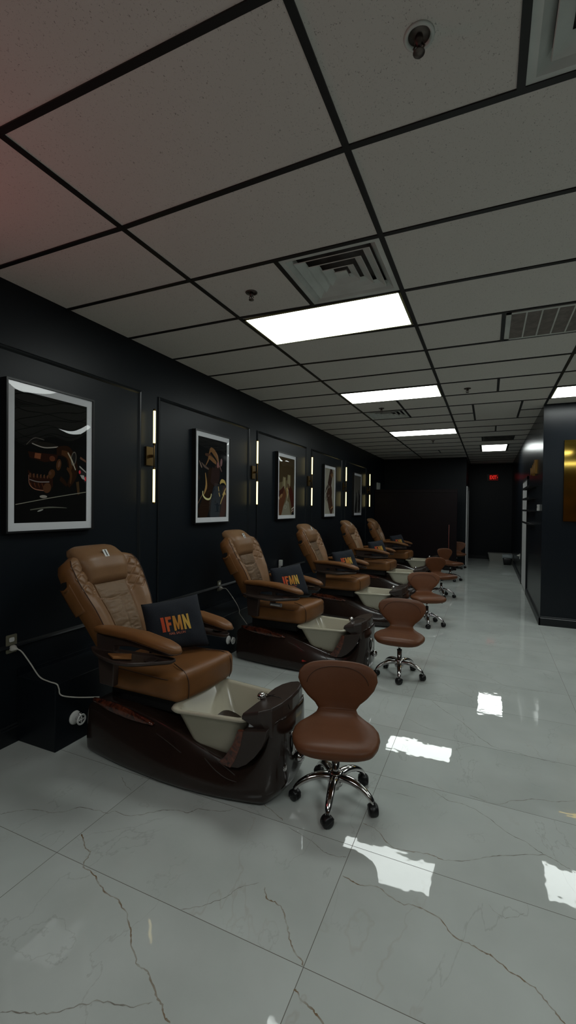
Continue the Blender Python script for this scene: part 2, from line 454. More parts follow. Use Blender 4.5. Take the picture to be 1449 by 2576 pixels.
for j in range(-8, 24):
    y = yr(j)
    dB, dA = SK.get(j, (0, 0))
    tee((XL, y+dB), (XB, y+dB)) if y < YP else None
    if y < YP: tee((XB, y+dB), (XA, y+dA))
    if j != 10: tee((XA, y+dA), (XCC, y+dA))
    else:
        tee((XA, y), (-.213, y)); tee((.391, y), (XCC, y))
    if y < YR: tee((XCC, y+dA), (XE, y+dA))
for x, j0, j1 in ((-1.153, 2, 3), (.079, 0, 1), (.083, 4, 5), (.084, 7, 8), (-.213, 9, 11), (.391, 9, 11), (-1.13, 8, 10), (.10, 12, 13),
                  (-.13, 14, 15), (.44, 14, 15), (-1.13, 17, 18), (-.18, 16, 18), (.39, 16, 18)):
    tee((x, yr(j0)+SK.get(j0, (0, 0))[1]), (x, yr(j1)+SK.get(j1, (0, 0))[1]))
struct(obj('trim_1', bm, M['grid'], smooth=False))

# baseboards
def baseboard(name, a, b, out):
    """profile swept from a to b, sticking out along out"""
    a = Vector((*a, 0)); b = Vector((*b, 0)); o = Vector((*out, 0))
    prof = [(0, 0), (.018, 0), (.018, .098), (.012, .104), (.012, .116), (.006, .124), (0, .126)]
    bm = bmesh.new()
    ring = lambda p: [p + o*d + Vector((0, 0, h)) for d, h in prof]
    loft(bm, [ring(a), ring(b)])
    return struct(obj(name, bm, M['trim'], smooth=False))
baseboard('baseboard_right_front', (XR-.018, YR), (XE, YR), (0, -1))
baseboard('baseboard_right', (XR, YR-.018), (XR, 9.3), (-1, 0))
baseboard('baseboard_right_rear', (XR, 10.75), (XR, YF), (-1, 0))
baseboard('baseboard_left', (XL, YB), (XL, 1.965), (1, 0))
baseboard('baseboard_end', (XC, YF), (XR, YF), (0, -1))

# low plumbing ledge along the left wall and its trim
struct(obj('trim_2', bx((XL, 1.965, 0), (-2.47, 12.1, .43)), M['wall'], smooth=False, bev=.004))
bm = bmesh.new(); box(bm, (XL, 1.965, .43), (XL+.016, 12.1, .455)); box(bm, (XL, 1.965, .455), (XL+.009, 12.1, .475))
struct(obj('trim_3', bm, M['wallr'], smooth=False))

# wall panel mouldings
tn = 4
def moulding(y0, y1, z0, z1):
    global tn
    bm = bmesh.new(); w = .032
    prof = [(0, 0), (.010, .002), (.016, .010), (.012, .020), (.006, .026), (0, w)]   # (out, in)
    rings = []
    for (sy, sz) in ((0, 0), (1, 0), (1, 1), (0, 1)):
        cy = y0 if sy == 0 else y1; cz = z0 if sz == 0 else z1
        iy = 1 if sy == 0 else -1; iz = 1 if sz == 0 else -1
        rings.append([Vector((XL + d, cy + iy*k, cz + iz*k)) for d, k in prof])
    vs = [[bm.verts.new(p) for p in r] for r in rings]
    for i in range(4):
        for k in range(len(prof)-1):
            bm.faces.new((vs[i][k], vs[(i+1) % 4][k], vs[(i+1) % 4][k+1], vs[i][k+1]))
    struct(obj('trim_%d' % tn, bm, M['trim'], smooth=False)); tn += 1
for y0, y1 in ((1.34, 3.10), (3.325, 5.075), (5.29, 7.06), (7.30, 9.09), (9.325, 11.15)):
    moulding(y0, y1, .62, 2.585)

# partition
pt = thing('partition', 'dark plum free-standing partition closing off the end of the salon', 'partition', (-1.78, 12.1, 0))
obj('panel', bx((-1.05, 0, 0), (1.06, .1, 2.05)), M['plum'], pt, smooth=False, bev=.004)
bm = bmesh.new(); box(bm, (-1.05, -.012, 1.975), (1.065, 0, 2.056)); box(bm, (-1.05, -.006, 2.05), (1.066, .106, 2.068))
obj('cap_rail', bm, M['plum'], pt, smooth=False, bev=.003)
po = thing('highlight_pole', 'thin reddish vertical highlight on the dark partition, shaped as an upright pole', 'highlight_pole', (-.90, 12.03, 0))  # thin vertical highlight on the partition, built as an added pole
bm = bmesh.new(); tube(bm, [(0, 0, .08), (0, .012, 1.16)], .008, 8); obj('highlight_line', bm, mat('red_brown_highlight', (.22, .06, .045), .4), po)
bm = bmesh.new(); prism(bm, [(-.12, 0), (.12, 0), (.09, .09), (-.09, .09)], .035, 1, -.02); obj('pole_foot', bm, M['black'], po, smooth=False)  # foot block invented for the highlight pole to stand on

# corridor door casing (white) on the left side wall, white door on right wall
bm = bmesh.new()
box(bm, (XC, 13.42, 0), (XC+.03, 13.50, 2.12)); box(bm, (XC, 14.42, 0), (XC+.03, 14.50, 2.12)); box(bm, (XC, 13.42, 2.12), (XC+.03, 14.50, 2.20))
d2 = obj('door_2', bx((XC-.02, 13.50, .01), (XC+.008, 14.42, 2.12)), M['trim'], smooth=False); struct(d2)
obj('casing', bm, M['white_paint'], d2, smooth=False)
bm = bmesh.new(); box(bm, (XR-.008, 9.38, .02), (XR+.02, 10.62, 2.13))
d1 = struct(obj('door_1', bm, M['white_paint'], smooth=False))
bm = bmesh.new(); box(bm, (XR-.02, 10.62, 0), (XR, 10.70, 2.19)); box(bm, (XR-.02, 9.30, 0), (XR, 9.38, 2.19)); box(bm, (XR-.02, 9.30, 2.13), (XR, 10.70, 2.19))
obj('casing', bm, M['trim'], d1, smooth=False)
# ---------------------------------------------------------------- ceiling fixtures
def light_panel(x0, y0, x1, y1, label):
    g = .016
    t = thing('ceiling_light', label, 'ceiling light', ((x0+x1)/2, (y0+y1)/2, ZC), 0, 'flat ceiling light panels')
    hx, hy = (x1-x0)/2-g, (y1-y0)/2-g
    bm = bmesh.new()
    for a, b in (((-hx, -hy), (hx, -hy+.014)), ((-hx, hy-.014), (hx, hy)), ((-hx, -hy), (-hx+.014, hy)), ((hx-.014, -hy), (hx, hy))):
        box(bm, (*a, -.008), (*b, 0))
    obj('frame', bm, mat('light_frame', (.25, .24, .12), .4), t, smooth=False)
    bm = bmesh.new(); box(bm, (-hx+.014, -hy+.014, -.006), (hx-.014, hy-.014, -.001))
    obj('diffuser', bm, M['panel'], t, smooth=False)
light_panel(XB, yr(3)+.02, XA, yr(4)+.02, 'nearest lit ceiling panel, large bright rectangle beside the air diffuser')
light_panel(XB, yr(7), XA, yr(8), 'second lit ceiling panel down the salon, above the second and third pedicure chairs')
light_panel(XB, yr(12), XA, yr(13), 'third lit ceiling panel down the salon, thin bright strip before the partition')
light_panel(-.18, yr(16), .39, yr(18), 'small far lit ceiling panel near the exit sign')
light_panel(XCC, yr(8), XCC+1.2192, yr(9), 'lit ceiling panel at the right edge over the navy block wall')
for (x0, y0, x1, y1, l) in ((XB, yr(-3), XA, yr(-2), 'lit ceiling panel just behind the camera, first of the row'),
                            (XCC, yr(-1), XCC+1.2192, yr(0), 'lit ceiling panel at the right behind the view'),
                            (XCC+1.2192, yr(4), XCC+2.4384, yr(5), 'lit ceiling panel far right of the room'),
                            (XCC+1.2192, yr(-6), XCC+2.4384, yr(-5), 'lit ceiling panel by the entrance on the right')):
    light_panel(x0, y0, x1, y1, l)

def diffuser(x0, y0, x1, y1, label, n=3):
    t = thing('air_vent', label, 'vent', ((x0+x1)/2, (y0+y1)/2, ZC), 0)
    hx, hy = (x1-x0)/2-.014, (y1-y0)/2-.014
    bm = bmesh.new()
    # flat lip
    def ringq(s0, z0, s1, z1):
        r = []
        for s, z in ((s0, z0), (s1, z1)):
            r.append([bm.verts.new((sx*hx*s, sy*hy*s, z)) for sx, sy in ((-1, -1), (1, -1), (1, 1), (-1, 1))])
        for i in range(4): bm.faces.new((r[0][i], r[0][(i+1) % 4], r[1][(i+1) % 4], r[1][i]))
    ringq(1.03, -.002, .90, -.002); ringq(.90, -.002, .76, .04)
    obj('frame', bm, M['metalw'], t, smooth=False)
    for k in range(n):
        s = .76 - k*.22
        bm = bmesh.new(); ringq(s, -.002, s-.17, .030); ringq(s, -.002, s+.010, .002)
        obj('louver', bm, M['metalw'], t, smooth=False)
    s = .13
    bm = bmesh.new(); box(bm, (-hx*s, -hy*s, .004), (hx*s, hy*s, .010)); obj('centre_plate', bm, M['metalw'], t, smooth=False)
    bm = bmesh.new(); box(bm, (-hx*1.0, -hy*1.0, .075), (hx*1.0, hy*1.0, .08)); obj('duct', bm, M['dirty'], t, smooth=False)
    return t
# open the ceiling plate where vents sit: the fixtures hang a little below it instead
def lower(t, d=.056): pass
for a in ((-1.153, yr(2), XA, yr(3)+.03, 'white square stepped air diffuser next to the nearest light panel'),
          (.079, yr(0), XCC, yr(1), 'large white air diffuser cut by the top right corner of the view'),
          (XB, yr(9), -1.13, yr(10), 'small white stepped air diffuser beyond the second light panel'),
          (-2.36, yr(17), XB, yr(18), 'farthest air diffuser near the partition at the left wall')):
    lower(diffuser(*a), .051)
# return grille
t = thing('return_grille', 'long slotted return air grille in the ceiling at the right', 'vent', (.384, (yr(4)+yr(5))/2+.03, ZC-.012))
bm = bmesh.new()
for a, b in (((-.285, -.28), (.285, -.255)), ((-.285, .255), (.285, .28)), ((-.285, -.28), (-.25, .28)), ((.25, -.28), (.285, .28))): box(bm, (*a, 0), (*b, .012))
obj('frame', bm, M['metalw'], t, smooth=False)
bm = bmesh.new()
for k in range(1, 5): box(bm, (-.25+.1*k-.005, -.255, 0), (-.25+.1*k+.005, .255, .012))
obj('divider', bm, M['metalw'], t, smooth=False)
bm = bmesh.new()
for k in range(34): box(bm, (-.25, -.25+k*.015, .003), (.25, -.25+k*.015+.012, .008))
obj('slats', bm, mat('dusty_grille', (.21, .185, .17), .8, var=.2, vscale=14), t, smooth=False)
t2 = thing('return_grille', 'dark grey return grille in the ceiling before the small far light', 'vent', (.155, (yr(14)+yr(15))/2, ZC-.012))
bm = bmesh.new(); box(bm, (-.27, -.29, 0), (.27, .29, .004)); obj('backing', bm, M['dirty'], t2, smooth=False)
bm = bmesh.new()
for k in range(28): box(bm, (-.26, -.28+k*.02, -.004), (.26, -.28+k*.02+.006, 0))
obj('slats', bm, M['dirty'], t2, smooth=False)

def sprinkler(x, y, label, s=1.0):
    t = thing('fire_sprinkler', label, 'sprinkler', (x, y, ZC), 0, 'ceiling fire sprinklers')
    bm = bmesh.new(); lathe(bm, [(.030*s, .004), (.040*s, -.001), (.039*s, -.006), (.032*s, -.007), (.028*s, -.001), (.027*s, .006)], 28); obj('escutcheon', bm, M['metalw'] if s > 1.05 else M['sprink'], t)
    bm = bmesh.new(); lathe(bm, [(.002, -.0005), (.028*s, -.0005), (.028*s, .0), (.002, .0)], 28); obj('recess', bm, M['sprink'], t)
    bm = bmesh.new(); lathe(bm, [(.012, -.003), (.014, -.02), (.009, -.024), (.008, -.03)], 16)
    for sx in (-1, 1): tube(bm, [(sx*.008, 0, -.022), (sx*.016, 0, -.034), (sx*.004, 0, -.05)], .0028, 8)
    tube(bm, [(0, 0, -.026), (0, 0, -.048)], .003, 8)
    obj('body', bm, M['sprink'], t)
    bm = bmesh.new(); lathe(bm, [(.002, -.049), (.018, -.050), (.017, -.053), (.002, -.054)], 18); obj('deflector', bm, M['sprink'], t)
sprinkler(-.213, 1.405, 'sprinkler with white ring overhead, nearest to the camera', 1.15)
sprinkler(-1.465, 2.635, 'dark sprinkler in the tile left of the square air diffuser')
sprinkler(-.246, 5.72, 'sprinkler in the right ceiling row beside the second light')
sprinkler(-1.42, 6.42, 'sprinkler just past the second light panel')
sprinkler(-1.08, 9.85, 'farthest sprinkler beyond the third light panel')

# ---------------------------------------------------------------- sconces
def make_sconce():
    t = thing('wall_sconce', 'x', 'wall lamp', (XL, 3.22, 2.02), 0, 'brass tube wall sconces')
    obj('backplate', bx((0, -.045, -.085), (.022, .045, .085)), M['brass'], t, smooth=False, bev=.003)
    bm = bmesh.new(); box(bm, (.022, -.012, -.012), (.062, .012, .012)); obj('bracket', bm, M['brass'], t, smooth=False)
    bm = bmesh.new(); tube(bm, [(.07, 0, -.435), (.07, 0, .425)], .0055, 10)
    for z in (-.425, -.112, .108, .415): lathe(bm, [(.005, z-.008), (.0115, z-.008), (.0115, z+.008), (.005, z+.008)], 14, (.07, 0, 0))
    obj('rod', bm, M['brass'], t)
    for a, b in ((-.42, -.115), (.11, .41)):
        bm = bmesh.new(); lathe(bm, [(.003, a), (.0105, a+.002), (.0105, b-.002), (.003, b)], 16, (.07, 0, 0)); obj('glow_tube', bm, M['tubelit'], t)
    return t
SL = ['brass wall sconce with two glowing tubes, nearest, between the first and second pictures', 'brass tube sconce between the second picture and the champagne toast picture',
      'brass tube sconce between the third and fourth pictures', 'brass tube sconce between the fourth and fifth pictures', 'last brass tube sconce, right against the dark partition']
sc0 = make_sconce()
for i, y in enumerate((3.20, 5.18, 7.17, 9.19, 11.27)):
    s = sc0 if i == 0 else copy_tree(sc0)
    s.location = (XL, y, 2.015); s['label'] = SL[i]

# ---------------------------------------------------------------- framed pictures
PC = {}
def pcol(c):
    k = tuple(round(x, 3) for x in c)
    if k not in PC: PC[k] = mat('print_ink_%d' % (len(PC)+1), tuple(min(.8, v*1.45) for v in c), .9, spec=.08)
    return PC[k]
def ell(cx, cy, rx, ry, a=0, n=22):
    ca, sa = math.cos(a), math.sin(a)
    return [(cx+rx*math.cos(2*PI*k/n)*ca-ry*math.sin(2*PI*k/n)*sa, cy+rx*math.cos(2*PI*k/n)*sa+ry*math.sin(2*PI*k/n)*ca) for k in range(n)]
def limb(pts, ws, m=5):
    P = smooth_path([(a, b, 0) for a, b in pts], m); n = len(P); L_, R_ = [], []
    for i, p in enumerate(P):
        t = P[min(i+1, n-1)]-P[max(i-1, 0)]; t.normalize(); nn = Vector((-t.y, t.x, 0))
        s = i/(n-1)*(len(ws)-1); k = min(int(s), len(ws)-2); w = ws[k]+(ws[k+1]-ws[k])*(s-k)
        L_.append((p.x+nn.x*w, p.y+nn.y*w)); R_.append((p.x-nn.x*w, p.y-nn.y*w))
    return L_ + R_[::-1]
def clip01(poly):
    out = poly
    for ax, lim, sg in ((0, 0.0, 1), (0, 1.0, -1), (1, 0.0, 1), (1, 1.0, -1)):
        inp, out = out, []
        if not inp: return []
        for i in range(len(inp)):
            p, q = inp[i], inp[(i+1) % len(inp)]
            a, b = sg*(p[ax]-lim), sg*(q[ax]-lim)
            if a >= 0: out.append(p)
            if (a >= 0) != (b >= 0):
                t = a/(a-b); out.append((p[0]+(q[0]-p[0])*t, p[1]+(q[1]-p[1])*t))
    return out
def art_mesh(bg, shapes, W, H):
    bm = bmesh.new(); mats = [pcol(bg)]; idx = {tuple(bg): 0}
    def put(poly, c, z):
        c = tuple(c)
        if c not in idx: idx[c] = len(mats); mats.append(pcol(c))
        poly = clip01(poly)
        if len(poly) < 3: return
        vs = [bm.verts.new((z, (a-.5)*W, (b-.5)*H)) for a, b in poly]
        try: f = bm.faces.new(vs); f.material_index = idx[c]
        except ValueError: pass
    put([(0, 0), (1, 0), (1, 1), (0, 1)], bg, 0)
    for i, (poly, c) in enumerate(shapes): put(poly, c, .00004*(i+1))
    bm.normal_update()
    bmesh.ops.triangulate(bm, faces=bm.faces[:])
    m_ = bpy.data.meshes.new('print'); bm.to_mesh(m_); bm.free()
    return m_, mats

SK1, SK2, SK3, SK4 = (.055, .022, .008), (.018, .0075, .0035), (.17, .085, .035), (.30, .17, .08)
GOLD, GOLD2 = (.45, .32, .10), (.62, .52, .26)
def art1():
    a = []
    amb, ambd = (.075, .022, .008), (.020, .007, .004)
    a.append((ell(.38, .62, .19, .02), (.012, .010, .008)))
    a.append((limb([(.15, .60), (.25, .66), (.38, .655)], [.003, .003]), (.09, .08, .07)))
    a.append((limb([(.22, .615), (.38, .595), (.57, .615)], [.004, .005]), (.28, .25, .22)))
    a.append(([(.17, .55), (.57, .55), (.55, .50), (.38, .48), (.19, .505)], ambd))
    a.append(([(.26, .545), (.34, .545), (.33, .50), (.25, .505)], (.17, .055, .024)))
    a.append((ell(.49, .515, .04, .022), (.09, .028, .013)))
    a.append(([(.17, .41), (.19, .29), (.26, .255), (.45, .25), (.50, .29), (.50, .39), (.36, .36), (.24, .37)], ambd))
    for k in range(7): a.append(([(.19+k*.045, .385-.003*k), (.21+k*.045, .383), (.208+k*.045, .35), (.192+k*.045, .352)], (.09, .04, .02)))
    a.append((limb([(.19, .335), (.30, .32), (.45, .325)], [.003, .004]), (.20, .17, .16)))
    for k in range(5): a.append((limb([(.20+k*.05, .31), (.22+k*.05, .275)], [.007, .003]), amb))
    a.append((limb([(.18, .37), (.19, .30), (.26, .262), (.40, .252)], [.003, .003]), (.30, .14, .09)))
    # hand round the glass
    a.append((limb([(.55, .58), (.70, .58), (.78, .50), (.80, .40), (.72, .30)], [.03, .055, .07, .05, .02]), SK2))
    a.append((limb([(.62, .575), (.72, .555), (.76, .48), (.73, .42)], [.018, .03, .026, .012]), SK1))
    a.append((limb([(.70, .45), (.76, .40), (.75, .32)], [.012, .02, .008]), SK1))
    a.append((ell(.58, .47, .035, .05, -.4), SK1)); a.append((ell(.585, .475, .016, .03, -.4), (.10, .05, .03)))
    a.append((ell(.48, .39, .05, .035, .4), SK1)); a.append((ell(.46, .395, .02, .016), (.075, .035, .02)))
    a.append((ell(.42, .275, .055, .04, .2), (.07, .03, .014)))
    a.append((limb([(.60, .36), (.66, .33), (.70, .30)], [.02, .02, .01]), SK2))
    # watch
    a.append((ell(.80, .535, .040, .062, -.3), (.10, .09, .075))); a.append((ell(.80, .535, .030, .052, -.3), (.012, .011, .010)))
    a.append((limb([(.71, .58), (.77, .52), (.83, .44)], [.006, .009, .006]), (.34, .29, .22)))
    a.append((limb([(.90, .55), (1.0, .52)], [.010, .008]), (.11, .05, .03)))
    # car-like box of lights
    a.append(([(.89, .47), (1.0, .41), (1.0, .32), (.89, .40)], (.02, .018, .018)))
    a.append((limb([(.89, .475), (1.0, .425)], [.006, .006]), (.30, .28, .26)))
    a.append((ell(.895, .425, .016, .016), (.55, .04, .05))); a.append((ell(.985, .37, .015, .02), (.5, .03, .04)))
    a.append(([(.90, .40), (.96, .40), (.98, .36), (.93, .37)], (.34, .32, .30)))
    a.append((limb([(.86, .34), (.88, .23)], [.022, .018]), (.05, .028, .012)))
    a.append((limb([(.02, .14), (.5, .20), (1.0, .255)], [.003, .003, .003]), (.22, .21, .17)))
    a.append((ell(.37, .205, .05, .012), (.26, .24, .21)))
    a.append((limb([(.2, .10), (.45, .12), (.7, .115)], [.004, .006, .002]), (.10, .10, .08))); a.append((ell(.33, .095, .04, .006, .2), (.3, .3, .27)))
    return (.0045, .0045, .0042), a
def art2():
    a = []
    a.append(([(.42, 0), (.75, 0), (.78, .35), (.62, .42), (.50, .38)], (.015, .02, .026)))
    a.append((limb([(.12, -.02), (.30, .20), (.38, .36), (.45, .50), (.48, .62)], [.15, .13, .11, .13, .12]), (.018, .009, .005)))
    a.append((limb([(.45, .55), (.62, .52), (.66, .66)], [.10, .12, .08]), (.025, .014, .012)))
    a.append((limb([(.25, .56), (.28, .46), (.28, .38), (.20, .28)], [.008, .02, .03, .006]), (.30, .17, .06)))
    a.append((limb([(0, .16), (.10, .24), (.17, .29)], [.006, .006, .006]), (.16, .09, .05)))
    a.append((limb([(.36, .78), (.43, .86), (.55, .83), (.66, .76), (.70, .68)], [.010, .028, .040, .030, .012]), SK3))
    a.append((limb([(.60, .84), (.67, .78), (.72, .66)], [.008, .016, .016]), (.22, .12, .07)))
    a.append((limb([(.24, .79), (.40, .78), (.52, .74)], [.012, .028, .02]), (.06, .03, .018)))
    a.append((limb([(.26, .65), (.34, .72), (.38, .76), (.52, .73), (.62, .70)], [.006, .016, .024, .030, .018]), SK3))
    a.append((limb([(.05, .70), (.11, .64), (.14, .62)], [.006, .014, .010]), (.20, .14, .11))); a.append((limb([(.12, .68), (.22, .64), (.36, .61)], [.006, .016, .010]), (.10, .07, .055)))
    a.append((ell(.80, .72, .035, .055, -.3), (.20, .11, .11))); a.append((ell(.68, .68, .04, .04), (.22, .10, .09)))
    a.append((limb([(.74, .67), (.82, .60)], [.015, .008]), (.16, .09, .08)))
    a.append((limb([(.17, .33), (.18, .28), (.26, .24), (.36, .23), (.43, .25), (.46, .30)], [.012]*6), GOLD2))
    # second arm with chains
    a.append((limb([(.80, -.02), (.92, .15), (.98, .40)], [.06, .10, .10]), (.035, .012, .008)))
    a.append((limb([(.76, .44), (.82, .475), (.92, .47), (.98, .43)], [.012, .026, .020, .010]), GOLD))
    for pts in ([(.70, .40), (.72, .34)], [(.72, .32), (.76, .27)], [(.86, .29), (.98, .385)], [(.78, .17), (.84, .24), (.95, .33)], [(.92, .34), (.97, .30)]): a.append((limb(pts, [.010, .010]), GOLD))
    a.append((limb([(.785, .17), (.785, .06)], [.004, .004]), (.004, .004, .004))); a.append((ell(.60, .20, .03, .016), (.01, .01, .01)))
    return (.006, .0065, .007), a
def art3():
    a = []
    a.append(([(0, 0), (1, 0), (1, .25), (.6, .62), (0, .55)], (.10, .078, .042)))
    a.append(([(.10, 0), (.78, 0), (.66, .22), (.50, .26), (.30, .16)], (.17, .155, .115)))
    a.append((limb([(.34, .62), (.32, .52), (.38, .45)], [.02, .035, .05]), (.17, .15, .09)))
    for x0, z0, z1 in ((.36, .42, .66), (.66, .47, .71)):
        a.append((limb([(x0, z1), (x0, (z0+z1)/2), (x0+.02, z0)], [.085, .10, .05]), (.15, .125, .065)))
        a.append((limb([(x0, z1-.01), (x0, z0+.05)], [.018, .018]), (.30, .28, .19)))
        a.append((limb([(x0-.08, z1), (x0-.10, (z0+z1)/2), (x0-.04, z0)], [.008]*3), (.27, .25, .16)))
    a.append((limb([(0, .10), (.16, .24), (.34, .34), (.42, .42)], [.20, .17, .10, .07]), (.085, .032, .014)))
    a.append((limb([(0, .34), (.14, .38), (.28, .45), (.34, .50)], [.07, .06, .04, .015]), (.04, .012, .007)))
    a.append((ell(.16, .33, .09, .03, .3), (.20, .11, .05))); a.append((limb([(.02, .31), (.06, .27)], [.02, .01]), (.4, .34, .22)))
    a.append((limb([(.98, .06), (.90, .25), (.78, .38), (.68, .47)], [.10, .12, .11, .06]), (.045, .010, .006)))
    a.append((limb([(.60, .36), (.64, .48), (.58, .55)], [.03, .03, .015]), (.06, .020, .010)))
    a.append((limb([(.52, .48), (.54, .38), (.56, .30)], [.045, .035, .02]), (.30, .20, .08)))
    a.append((limb([(.56, .46), (.62, .40), (.52, .28), (.50, .20)], [.012]*4), (.30, .28, .20)))
    a.append((ell(.42, .14, .10, .03), (.22, .21, .16))); a.append((ell(.42, .14, .05, .015), (.16, .145, .105)))
    a.append((limb([(.84, .10), (.98, .14)], [.012, .012]), (.4, .36, .30))); a.append((limb([(.84, .06), (.96, .09)], [.008, .008]), (.35, .32, .28)))
    a.append(([(.84, 0), (1, 0), (1, .05), (.86, .04)], (.006, .006, .008)))
    return (.045, .030, .014), a
def art4():
    a = []
    a.append((limb([(.75, 1.0), (.62, .86), (.52, .72), (.36, .60)], [.14, .15, .16, .10]), (.035, .018, .012)))
    a.append((limb([(.30, .62), (.16, .54), (.06, .46)], [.04, .022, .008]), (.02, .011, .008)))
    a.append((limb([(.80, .02), (.68, .14), (.55, .28), (.38, .42), (.26, .52)], [.12, .17, .20, .15, .06]), (.05, .024, .014)))
    a.append((limb([(.40, .60), (.60, .50), (.62, .38)], [.10, .14, .10]), (.04, .019, .012)))
    for k in range(4): a.append((limb([(.22+.07*k, .46-.02*k), (.12+.07*k, .36-.03*k), (.14+.07*k, .30-.02*k)], [.022, .016, .006]), (.025, .012, .008)))
    for k in range(3):
        a.append((limb([(.60+.07*k, .88+.02*k), (.74+.07*k, .80+.02*k)], [.010, .010]), (.25, .13, .05))); a.append((limb([(.62+.07*k, .10+.02*k), (.76+.07*k, .16-.0*k)], [.010, .010]), (.28, .16, .07)))
    a.append((ell(.42, .40, .05, .015, .5), (.22, .17, .14))); a.append((ell(.48, .60, .03, .03), (.24, .2, .17)))
    return (.25, .235, .19), a
def art5():
    a = []
    a.append(([(0, .5), (1, .55), (1, 1), (0, 1)], (.085, .078, .066)))
    a.append((limb([(.20, .0), (.28, .14), (.34, .30), (.32, .46), (.36, .55)], [.14, .15, .13, .07, .03]), (.012, .011, .011)))
    a.append((limb([(.78, .04), (.74, .20), (.80, .36), (.70, .52), (.66, .62)], [.16, .15, .13, .07, .03]), (.014, .012, .013)))
    a.append((limb([(.84, .36), (.92, .46), (.96, .52)], [.05, .03, .012]), (.014, .012, .013)))
    a.append((limb([(.60, .30), (.54, .42), (.52, .50)], [.03, .03, .01]), (.018, .016, .016)))
    return (.10, .098, .088), a
PW, PH, PT = .69, .995, .05
def picture(y, art, label):
    t = thing('framed_picture', label, 'picture', (XL, y, 1.877), 0, 'white matted pictures on the left wall')
    bm = bmesh.new(); w = .012; d = PT
    for a, b in (((0, -PW/2, -PH/2), (d, PW/2, -PH/2+w)), ((0, -PW/2, PH/2-w), (d, PW/2, PH/2)), ((0, -PW/2, -PH/2+w), (d, -PW/2+w, PH/2-w)), ((0, PW/2-w, -PH/2+w), (d, PW/2, PH/2-w))): box(bm, a, b)
    obj('frame', bm, M['black'], t, smooth=False)
    iw, ih = PW-.024, PH-.024; mw_, mh = .048, .052
    bm = bmesh.new(); x0, x1 = .030, .038
    for a, b in (((x0, -iw/2, -ih/2), (x1, iw/2, -ih/2+mh)), ((x0, -iw/2, ih/2-mh), (x1, iw/2, ih/2)), ((x0, -iw/2, -ih/2+mh), (x1, -iw/2+mw_, ih/2-mh)), ((x0, iw/2-mw_, -ih/2+mh), (x1, iw/2, ih/2-mh))): box(bm, a, b)
    obj('mat', bm, M['mat'], t, smooth=False)
    bg, sh = art(); m_, mats = art_mesh(bg, sh, iw-2*mw_, ih-2*mh)
    o = obj('print', m_, mats, t, smooth=False); o.location = (.033, 0, 0)
    bm = bmesh.new(); NG = 40; G = []      # the acrylic bows out a few millimetres between the frame edges
    for a in range(NG+1):
        G.append([])
        for b in range(NG+1):
            q, w_ = -1+2*a/NG, -1+2*b/NG
            G[a].append(bm.verts.new((.0405+.0045*(1-abs(q)**6)*(1-abs(w_)**6)+.0006*math.sin(a*.31+y)*math.sin(b*.23), q*iw/2, w_*ih/2)))
    for a in range(NG):
        for b in range(NG): bm.faces.new((G[a][b], G[a+1][b], G[a+1][b+1], G[a][b+1]))
    obj('glazing', bm, M['acrylic'], t)
PL = [('dark framed picture of a hand holding a whisky glass, nearest on the wall', 2.20), ('framed picture of a raised hand with gold bracelet', 4.20), ('framed picture of hands clinking champagne flutes', 6.20),
      ('framed picture of two clasped hands on pale ground', 8.22), ('farthest framed picture of two dark hands raised on grey', 10.24)]
for (l, y), a in zip(PL, (art1, art2, art3, art4, art5)): picture(y, a, l)

tag(obj('wall_box', bx((XL, 12.33, 2.02), (XL+.03, 12.66, 2.27)), M['metalw'], smooth=False, bev=.004), 'pale square box on the left wall just above the dark partition', 'wall box')

# ---------------------------------------------------------------- outlets, plugs, cords
def outlet(x, y, z, n, label, plate='cream'):
    """n = +1 faces +x, -1 faces -x"""
    t = thing('wall_outlet', label, 'outlet', (x, y, z), 0 if n > 0 else PI)
    bm = bmesh.new(); prism(bm, rrect(0, 0, .036, .059, .006, 3), .006, 0, 0)
    obj('plate', bm, M[plate], t, smooth=False)
    for s in (-1, 1):
        bm = bmesh.new(); prism(bm, rrect(0, s*.027, .017, .014, .008, 4), .003, 0, .006); obj('socket', bm, M['white'], t, smooth=False)
    return t
outlet(XL, 1.925, .655, 1, 'cream wall outlet at the left edge beside the first pedicure chair')
outlet(XL, 4.40, .645, 1, 'cream wall outlet behind the second pedicure chair')
outlet(XL, 6.05, .70, 1, 'wall outlet holding a white adapter behind the second chair pillow', 'white')
outlet(XR, 11.35, .51, -1, 'white outlet low on the right corridor wall', 'white')
def plug(x, y, z, n, label=None, parent=None, s=1.0):
    bm = bmesh.new()
    rings = []
    for d, hy, hz in ((0.0, .016, .016), (.004, .019, .019), (.022, .018, .018), (.034, .010, .010), (.050, .006, .006)):
        rings.append([Vector((x+n*d*s, y+a*s, z+b*s)) for a, b in rrect(0, 0, hy, hz, min(hy, hz)*.6, 3)])
    loft(bm, rings); o = obj('power_plug' if parent is None else 'plug', bm, M['cord'], parent)
    return tag(o, label, 'plug') if parent is None else o
bm = bmesh.new(); box(bm, (XL+.009, 5.99, .69), (XL+.06, 6.04, .78)); tag(obj('power_adapter', bm, M['white'], bev=.008), 'white adapter plugged in behind the second chair', 'adapter')
plug(XR-.009, 11.35, .53, -1, 'white plug in the low outlet of the right corridor wall')
def cord(pts, label):
    bm = bmesh.new(); tube(bm, smooth_path(pts, 7), .0042, 8)
    o = tag(obj('power_cable', bm, M['cord']), label, 'cable'); plug(XL+.009, pts[0][1], pts[0][2], 1, parent=o)  # power cord of a pedicure chair, running from its wall outlet
cord([(-2.775, 1.925, .628), (-2.74, 1.935, .61), (-2.68, 1.95, .54), (-2.60, 1.955, .466), (-2.52, 1.960, .447), (-2.466, 1.972, .436), (-2.458, 1.982, .405), (-2.445, 1.99, .362), (-2.38, 2.05, .338), (-2.26, 2.12, .335)], 'grey-white power cord drooping to the first pedicure chair')
